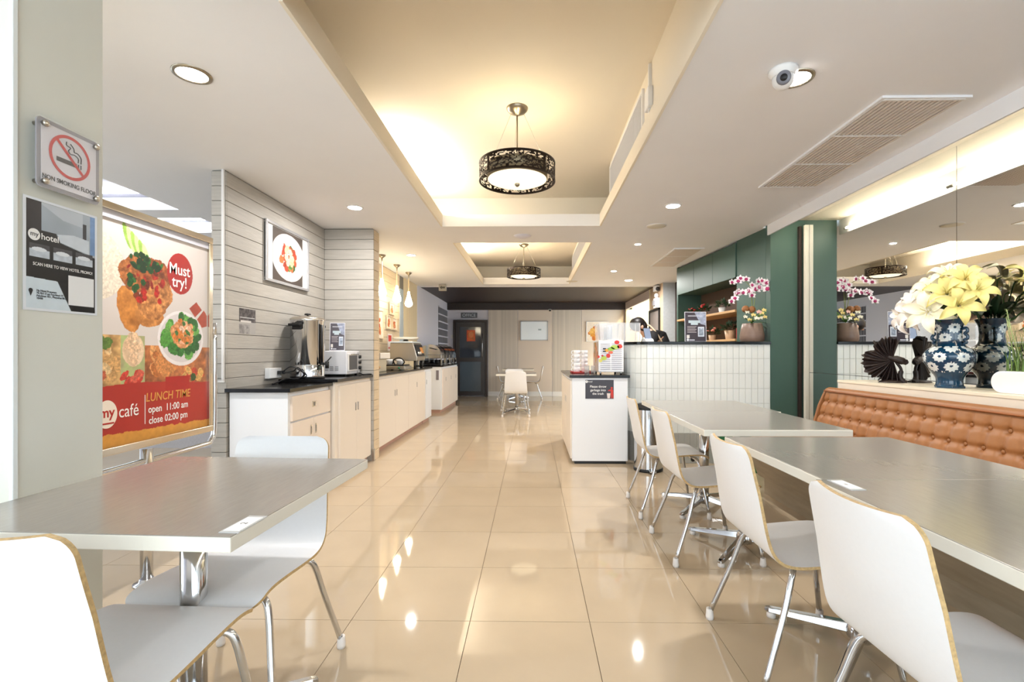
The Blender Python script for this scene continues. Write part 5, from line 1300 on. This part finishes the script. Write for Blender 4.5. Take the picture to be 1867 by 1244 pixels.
# one lily, copied
M_LILY = [mat('lily_white', S(246, 240, 232), .5), mat('lily_yellow', S(240, 226, 150), .5), mat('lily_cream', S(246, 240, 212), .5), mat('lily_blush', S(244, 216, 200), .5)]
M_STEM = mat('stem_green', S(70, 110, 60), .5)
def petal_mesh(nm, mm):
    m = MB()
    def fn(u, v):
        s = u; w_ = .027 * math.sin(PI * min(1, s ** .75 * .96 + .03)) ** .75
        x = (v - .5) * 2 * w_; r = .008 + .105 * s; z = .050 * math.sin(s * 2.0) - .050 * s ** 3 + .012 * ((v - .5) * 2) ** 2
        return (x, r, z)
    m.grid(fn, 8, 4); return m
petal_me = {}
def lily(c, d, k, scale=1.0, label=''):
    d = Vector(d).normalized(); q = d.to_track_quat('Z', 'Y')
    t = thing('lily', label, 'flower', c, 0, 'lilies in the blue vase')
    t.rotation_mode = 'QUATERNION'; t.rotation_quaternion = q; t.scale = (scale,) * 3
    mm = M_LILY[k]
    for i in range(6):
        if k not in petal_me:
            o = petal_mesh('petal', mm).build('petal', mm, t, local=True); petal_me[k] = o.data
        else:
            o = bpy.data.objects.new('petal', petal_me[k]); link(o, t)
        o.rotation_euler = (0, 0, i * PI / 3 + .2); o.scale = (1, 1, 1 + (.08 if i % 2 else 0))
    m = MB()
    for i in range(5):
        a = i * 1.256; m.tube([(0, 0, .0), (.012 * math.cos(a), .012 * math.sin(a), .05), (.022 * math.cos(a), .022 * math.sin(a), .065)], .0012, 5)
    m.build('stamens', mat('stamen', S(206, 190, 90), .5), t, local=True, kind='stuff')
    base = Vector((vx + (c[0] - vx) * .15, vy + (c[1] - vy) * .15, vz + .40)); inv = q.inverted()
    loc = [inv @ ((p - Vector(c)) / scale) for p in (Vector(c), Vector(c) - d * .03, (Vector(c) + base) / 2 - Vector((0, 0, .01)), base)]
    MB().tube(smooth_path(loc, 4), .0035, 6).build('stem', M_STEM, t, local=True)
    return t
rl = random.Random(4)
# (offset along the ledge towards the viewer, offset into the room, height, colour, size, label)
for (dy, dx, dz, k, sc2, lab) in (
    (.215, -.10, .50, 3, .95, 'blush white lily at the far left of the bouquet, facing the green wall'),
    (.17, -.06, .575, 3, .9, 'blush lily at the upper left of the bouquet'),
    (.14, -.15, .46, 0, 1.1, 'white lily at the lower left of the bouquet'),
    (.10, -.12, .555, 0, 1.0, 'white lily left of centre in the bouquet'),
    (.07, -.04, .645, 2, 1.0, 'cream lily at the top left of the bouquet'),
    (.04, -.17, .485, 0, 1.15, 'large white lily low in front of the bouquet'),
    (.0, -.11, .60, 2, 1.05, 'cream lily in the middle of the bouquet'),
    (-.05, -.17, .47, 2, 1.25, 'large cream lily drooping over the front of the vase rim'),
    (-.03, -.03, .69, 2, 1.05, 'cream lily at the very top of the bouquet'),
    (-.10, -.10, .575, 1, 1.1, 'yellow lily right of centre in the bouquet'),
    (-.14, -.03, .655, 1, 1.05, 'yellow lily at the upper right of the bouquet'),
    (-.17, -.09, .50, 1, 1.1, 'yellow lily at the lower right of the bouquet'),
    (-.20, -.02, .58, 1, 1.0, 'yellow lily at the far right of the bouquet'),
    (.02, .03, .53, 2, .9, 'cream lily at the back of the bouquet close to the mirror')):
    c = Vector((vx + dx, vy + dy, vz + dz)); dd = Vector((dx * 1.4 - .30, dy * 2.2 - .30, (dz - .55) * 2.6 + .25))
    lily(tuple(c), dd, k, sc2, lab)
M_LL = mat('lily_leaf', S(40, 72, 44), .45)
lf = thing('lily_foliage', 'dark green lily leaves spreading over the rim of the blue vase', 'foliage', (vx, vy, vz + .42))
for k in range(13):
    a = 2 * PI * k / 13 + .2; L = .15 + .05 * rl.random(); dr_ = Vector((math.cos(a) * .75, math.sin(a), 0)); sd = Vector((-math.sin(a), math.cos(a), 0)); dz = rl.uniform(-.35, .25)
    base = Vector((vx - .01, vy, vz + .44)) + dr_ * .03
    def fn(u, v):
        w_ = .026 * math.sin(PI * (u * .95 + .03)); p = base + dr_ * L * u + Vector((0, 0, .07 * math.sin(u * 2.0) + dz * L * u * u * 1.6)) + sd * w_ * (v - .5) * 2 + Vector((0, 0, .012 * abs(v - .5) * 2))
        p.x = min(p.x, XM - .012); return p
    MB().grid(fn, 8, 2).build('leaf', M_LL, lf)

# ------------------------------------------------------------------ carved fighting fish
fx_, fy_ = 2.615, 3.60
fish = thing('fish_carving', 'dark carved fighting fish with fanned fins on the mirror ledge', 'sculpture', (fx_, fy_, .905), math.radians(-32))
M_FISH = mat('ebony_carving', S(44, 32, 28), .4, noise=.25, nscale=14, bump=.2, bscale=30)
def fan(c, a0, a1, rfun, name, ridges=7, amp=.014, th=.010):
    m = MB(); na, nr = 64, 14
    for side in (-1, 1):
        def fn(u, v):
            a = a0 + (a1 - a0) * u; R = rfun(u) * (1 + .035 * math.sin(u * ridges * 4 * PI) + .03 * math.sin(u * 37 + 1) + .015 * math.sin(u * 90)); r = R * v
            y = amp * (math.sin(u * ridges * 2 * PI + v * 2) + .5 * math.sin(u * 23 + v * 3)) * v + side * th * (1 - .7 * v)
            return (c[0] + r * math.cos(a), y, c[1] + r * math.sin(a))
        m.grid(fn, na, nr)
    o = m.build(name, M_FISH, fish, local=True); return o
fan((.045, .16), math.radians(72), math.radians(128), lambda u: .150 + .028 * math.sin(u * PI), 'dorsal_fin', 4, .02, .02)
fan((.04, .16), math.radians(122), math.radians(246), lambda u: .172 - .045 * math.exp(-((u - .16) / .07) ** 2) - .03 * math.exp(-((u - .95) / .1) ** 2), 'tail_fin', 6, .022, .022)
fan((.05, .18), math.radians(242), math.radians(285), lambda u: .178, 'anal_fin', 4, .018, .016)
m = MB(); m.tube(smooth_path([(.0, 0, .19), (.04, -.004, .185), (.085, -.006, .168), (.125, -.006, .152), (.142, -.006, .147)], 5), [.012] * 3 + [.020] * 5 + [.026] * 6 + [.020] * 4 + [.012] * 2 + [.006], 12); m.build('body', M_FISH, fish, local=True)
MB().tube(smooth_path([(.07, 0, .155), (.10, .004, .10), (.095, .002, .05), (.11, 0, .012), (.135, 0, .008)], 6), [.010] * 8 + [.016] * 8 + [.022] * 6 + [.012] * 3, 10).build('pelvic_fin', M_FISH, fish, local=True)
MB().lathe([(.075, 0), (.07, .012), (.04, .02), (.0001, .022)], (.04, 0, 0), 20, cap=False).build('carved_base', M_FISH, fish, local=True)

# ------------------------------------------------------------------ white trough planter with ornamental grass
gp = thing('trough_planter', 'white rounded trough planter at the right end of the mirror ledge', 'planter', (2.60, 2.58, .905))
pts = rounded_rect(2.20, 2.70, .905, 1.025, .0595, 8)
MB().prism([(2.545, a, b) for a, b in pts], (.13, 0, 0)).build('trough', mat('planter_white', S(240, 238, 236), .35), gp, bevel=.006)
gr = thing('ornamental_grass', 'feathery green ornamental grass growing in the white trough', 'plant', (2.61, 2.5, 1.03))
M_GRASS = mat('grass_blade', S(96, 122, 56), .5, noise=.3, nscale=20); M_PLUME = mat('grass_plume', S(176, 190, 130), .7)
rg = random.Random(8)
for k in range(110):
    b = Vector((2.61 + rg.uniform(-.04, .04), rg.uniform(2.34, 2.64), 1.02)); L = rg.uniform(.12, .26); tip = Vector((rg.uniform(-.07, .06), rg.uniform(-.06, .06), L))
    sd = Vector((rg.uniform(-1, 1), rg.uniform(-1, 1), 0)).normalized() * .004
    def fn(u, v):
        p = b + Vector((tip.x * u * u, tip.y * u * u, tip.z * u)) + sd * (1 - u * .9) * (v - .5) * 2; p.x = min(p.x, XM - .012); return p
    MB().grid(fn, 6, 1).build('blade', M_GRASS, gr)
for k in range(9):
    y = 2.36 + .034 * k; L = rg.uniform(.20, .30); p0 = Vector((2.60 + rg.uniform(-.03, .03), y, 1.03 + .05)); tip = p0 + Vector((rg.uniform(-.06, .03), rg.uniform(-.05, .05), L))
    m = MB(); m.tube([p0, (p0 + tip) / 2, tip], .0015, 5)
    for i in range(60):
        f = rg.uniform(.35, 1.0); q = p0.lerp(tip, f); d = Vector((rg.uniform(-1, 1), rg.uniform(-1, 1), .8)).normalized() * .016
        m.add([q, q + d * .6 + Vector((.0015, 0, 0)), q + d], [(0, 1, 2)])
    m.build('plume', M_PLUME, gr)

# ------------------------------------------------------------------ orchid arrangement on the bar
ox, oy, oz = 2.275, 4.99, 1.24
op = thing('orchid_pot', 'brown ceramic pot at the right end of the bar', 'pot', (ox, oy, oz))
MB().lathe([(.105, 0), (.118, .02), (.119, .06), (.108, .13), (.095, .185), (.090, .19), (.086, .185), (.10, .12), (.0001, .10)], (ox, oy, oz), 36, cap=False).build('pot', mat('pot_brown', S(122, 100, 88), .4, noise=.08, nscale=6, stretch=(1, 1, 8)), op)
oc = thing('orchid_arrangement', 'pink and white orchid sprays with mixed flowers in the brown pot', 'plant', (ox, oy, oz + .18))
M_OW = mat('orchid_white', S(244, 234, 238), .5); M_OM = mat('orchid_magenta', S(170, 40, 100), .5)
def blossom(c, d, s, mw, mc, name='blossom'):
    d = Vector(d).normalized(); q = d.to_track_quat('Z', 'Y').to_matrix(); m = MB()
    for i, (an, L, W) in enumerate(((90, 1, .62), (210, 1, .55), (330, 1, .55), (20, 1.05, .85), (160, 1.05, .85))):
        a = math.radians(an)
        def fn(u, v):
            w_ = W * .5 * math.sin(PI * min(1, u * .92 + .05)) ** .7; x = (v - .5) * 2 * w_; y = L * u; z = .18 * u * u - .12 * ((v - .5) * 2) ** 2 * u + .01 * i
            return Vector(c) + q @ (Vector((x * math.cos(a - PI / 2) - y * math.sin(a - PI / 2), x * math.sin(a - PI / 2) + y * math.cos(a - PI / 2), z)) * s)
        o = len(m.f); m.grid(fn, 5, 4)
        for k in range(o, len(m.f)):
            if (k - o) % 5 < 2: m.m[k] = 1
    m.ball(Vector(c) + q @ Vector((0, -.15 * s, .2 * s)), s * .2, 8, 6, 1)
    m.build(name, [mw, mc], oc)
def spray(pts, n, s):
    P_ = smooth_path(pts, 10); MB().tube(P_, .003, 6).build('stem', mat('orchid_stem', S(128, 140, 72), .5), oc)
    for k in range(n):
        p = P_[int(len(P_) * (.42 + .57 * k / max(1, n - 1))) - 1]
        blossom(p + Vector((rg.uniform(-.02, .02), -.02, rg.uniform(-.015, .02))), (rg.uniform(-.35, .35), -1, rg.uniform(-.3, .35)), s * rg.uniform(.85, 1.1), M_OW, M_OM)
b0 = (ox, oy, oz + .18)
spray([b0, (ox - .0, oy, oz + .42), (ox - .03, oy - .01, oz + .58), (ox - .14, oy - .03, oz + .64), (ox - .23, oy - .04, oz + .585)], 6, .042)
spray([b0, (ox - .01, oy - .02, oz + .38), (ox - .04, oy - .03, oz + .50), (ox - .16, oy - .05, oz + .49), (ox - .27, oy - .06, oz + .38)], 8, .042)
spray([b0, (ox + .02, oy - .01, oz + .42), (ox + .04, oy - .02, oz + .57), (ox + .10, oy - .03, oz + .61), (ox + .145, oy - .04, oz + .54)], 7, .045)
for k in range(12):
    a = rg.uniform(-2.6, .2); L = rg.uniform(.11, .20); d = Vector((math.cos(a), math.sin(a) * .8, rg.uniform(-.25, .9))).normalized(); sd = d.cross(Vector((0, 0, 1))).normalized(); base = Vector((ox, oy, oz + .20))
    def fn(u, v): return base + d * L * u + Vector((0, 0, -.05 * u * u)) + sd * .016 * math.sin(PI * (u * .93 + .05)) * (v - .5) * 2
    MB().grid(fn, 6, 2).build('leaf', mat('orchid_leaf', S(92, 140, 62), .45, noise=.2, nscale=14), oc)
for k in range(16):
    a = rg.uniform(.2, 1.6); d = Vector((.3 + .5 * math.cos(a), -.2, 1.0)).normalized(); b = Vector((ox + .02, oy, oz + .22)); sd = Vector((1, 0, 0)) * .004; L = rg.uniform(.12, .21)
    def fn(u, v): return b + d * L * u + Vector((.10 * u * u * rg.choice((1, 1)), 0, -.02 * u * u)) + sd * (1 - u) * (v - .5) * 2 + Vector(((k - 8) * .006 * u, 0, 0))
    MB().grid(fn, 5, 1).build('grass_blade', mat('grass_light', S(130, 176, 88), .5), oc)
M_CY, M_CP, M_CW = mat('mum_yellow', S(236, 214, 140), .6), mat('mum_pink', S(232, 186, 176), .6), mat('mum_white', S(240, 234, 214), .6)
for k, (dx, dz, mm) in enumerate(((-.10, .25, M_CW), (-.06, .22, M_CY), (-.02, .27, M_CY), (.03, .30, M_CP), (.01, .235, M_CW), (.07, .29, M_CY), (.10, .25, M_CY), (.05, .24, M_CW), (-.08, .30, M_CW), (.09, .32, M_CY))):
    blossom((ox + dx, oy - .08 + rg.uniform(-.01, .02), oz + dz), (rg.uniform(-.3, .3), -1, .3), .026, mm, mm, 'small_flower')
for dx, dz in ((-.085, .335), (-.02, .33)):
    MB().ball((ox + dx, oy - .04, oz + dz), .036, 14, 10).build('dried_seed_ball', mat('seed_brown', S(146, 96, 56), .7, noise=.3, nscale=60, bump=.5, bscale=80), oc)

# ------------------------------------------------------------------ person leaning behind the bar
def skin(name, nodes, edges, m_, parent, sub=2):
    me = bpy.data.meshes.new(name); me.from_pydata([n[0] for n in nodes], edges, []); o = bpy.data.objects.new(name, me); COL.objects.link(o)
    md = o.modifiers.new('skin', 'SKIN'); md.use_smooth_shade = True
    for i, n in enumerate(nodes):
        r = n[1] if isinstance(n[1], tuple) else (n[1], n[1]); me.skin_vertices[0].data[i].radius = r
    me.skin_vertices[0].data[0].use_root = True
    sb = o.modifiers.new('sub', 'SUBSURF'); sb.levels = sub; sb.render_levels = sub
    dg = bpy.context.evaluated_depsgraph_get(); me2 = bpy.data.meshes.new_from_object(o.evaluated_get(dg)); bpy.data.objects.remove(o)
    for v in me2.vertices: v.co -= wloc(parent)
    for p in me2.polygons: p.use_smooth = True
    me2.materials.clear(); me2.materials.append(m_); me2.name = name
    q = bpy.data.objects.new(name, me2); link(q, parent); return q
pe = thing('person', 'person in black top with apron strap bending forward behind the bar', 'person', (1.66, 6.2, 0))
M_SKIN = mat('skin', S(206, 160, 134), .5); M_CLOTH = mat('black_cloth', S(24, 22, 24), .8); M_HAIR = mat('black_hair', S(24, 18, 18), .45)
y = 6.2
J = [((1.74, y, .93), (.13, .10)), ((1.72, y, 1.12), (.12, .10)), ((1.63, y, 1.31), (.13, .115)), ((1.51, y, 1.38), (.10, .09)), ((1.43, y, 1.41), (.048, .048)), ((1.385, y, 1.44), (.05, .05)), ((1.345, y, 1.465), (.085, .075)), ((1.315, y, 1.495), (.075, .07)),
     ((1.53, y - .17, 1.32), .052), ((1.44, y - .22, 1.12), .04), ((1.26, y - .16, 1.10), .032), ((1.19, y - .14, 1.11), .026),
     ((1.53, y + .17, 1.32), .052), ((1.44, y + .22, 1.12), .04), ((1.26, y + .16, 1.10), .032), ((1.19, y + .14, 1.11), .026),
     ((1.73, y - .10, .85), .085), ((1.70, y - .11, .48), .06), ((1.74, y - .11, .07), .04), ((1.62, y - .11, .035), .035),
     ((1.73, y + .10, .85), .085), ((1.70, y + .11, .48), .06), ((1.74, y + .11, .07), .04), ((1.62, y + .11, .035), .035)]
E_ = [(0, 1), (1, 2), (2, 3), (3, 4), (4, 5), (5, 6), (6, 7), (3, 8), (8, 9), (9, 10), (10, 11), (3, 12), (12, 13), (13, 14), (14, 15), (0, 16), (16, 17), (17, 18), (18, 19), (0, 20), (20, 21), (21, 22), (22, 23)]
skin('body', J, E_, M_SKIN, pe)
def grow(r, d): return tuple(a + d for a in r) if isinstance(r, tuple) else r + d
idx = [0, 1, 2, 3, 8, 9, 12, 13]; rm = {k: i for i, k in enumerate(idx)}
skin('shirt', [(J[k][0], grow(J[k][1], .014)) for k in idx], [(rm[a], rm[b]) for a, b in E_ if a in rm and b in rm], M_CLOTH, pe)
idx = [0, 16, 17, 18, 20, 21, 22]; rm = {k: i for i, k in enumerate(idx)}
skin('trousers', [(J[k][0], grow(J[k][1], .012)) for k in idx], [(rm[a], rm[b]) for a, b in E_ if a in rm and b in rm], M_CLOTH, pe)
m = MB(); m.ball((1.36, y, 1.495), (.105, .095, .095), 20, 14); m.ball((1.425, y, 1.465), (.06, .08, .08), 16, 10); m.build('hair', M_HAIR, pe)
MB().ball((1.275, y, 1.425), (.016, .012, .012), 10, 8).build('nose', M_SKIN, pe)
for s in (-1, 1): MB().ball((1.40, y + s * .082, 1.455), (.018, .010, .026), 10, 8).build('ear', M_SKIN, pe)
for s in (-1, 1): MB().ball((1.305, y + s * .032, 1.475), (.008, .012, .007), 8, 6).build('eye', M_TXTB, pe)
for s in (-1, 1):
    for k in range(5):
        L = (.05, .07, .078, .072, .058)[k]; off = (-.035, -.018, 0, .018, .034)[k]
        b = Vector((1.185 + (.03 if k == 0 else 0), y + s * .14 + off * s, 1.105)); MB().tube([b, b + Vector((-L * .55, off * .25, .006)), b + Vector((-L, off * .3, -.008))], [.0095, .0085, .006], 8).build('finger', M_SKIN, pe)
pts = [(1.64, y - .15, 1.25), (1.575, y - .148, 1.36), (1.53, y - .115, 1.43), (1.50, y - .06, 1.475), (1.49, y, 1.485)]
MB().tube(smooth_path(pts, 5), .010, 8).build('apron_strap', mat('strap_tan', S(206, 180, 150), .6), pe)
bpy.data.objects.remove(thing_zero)
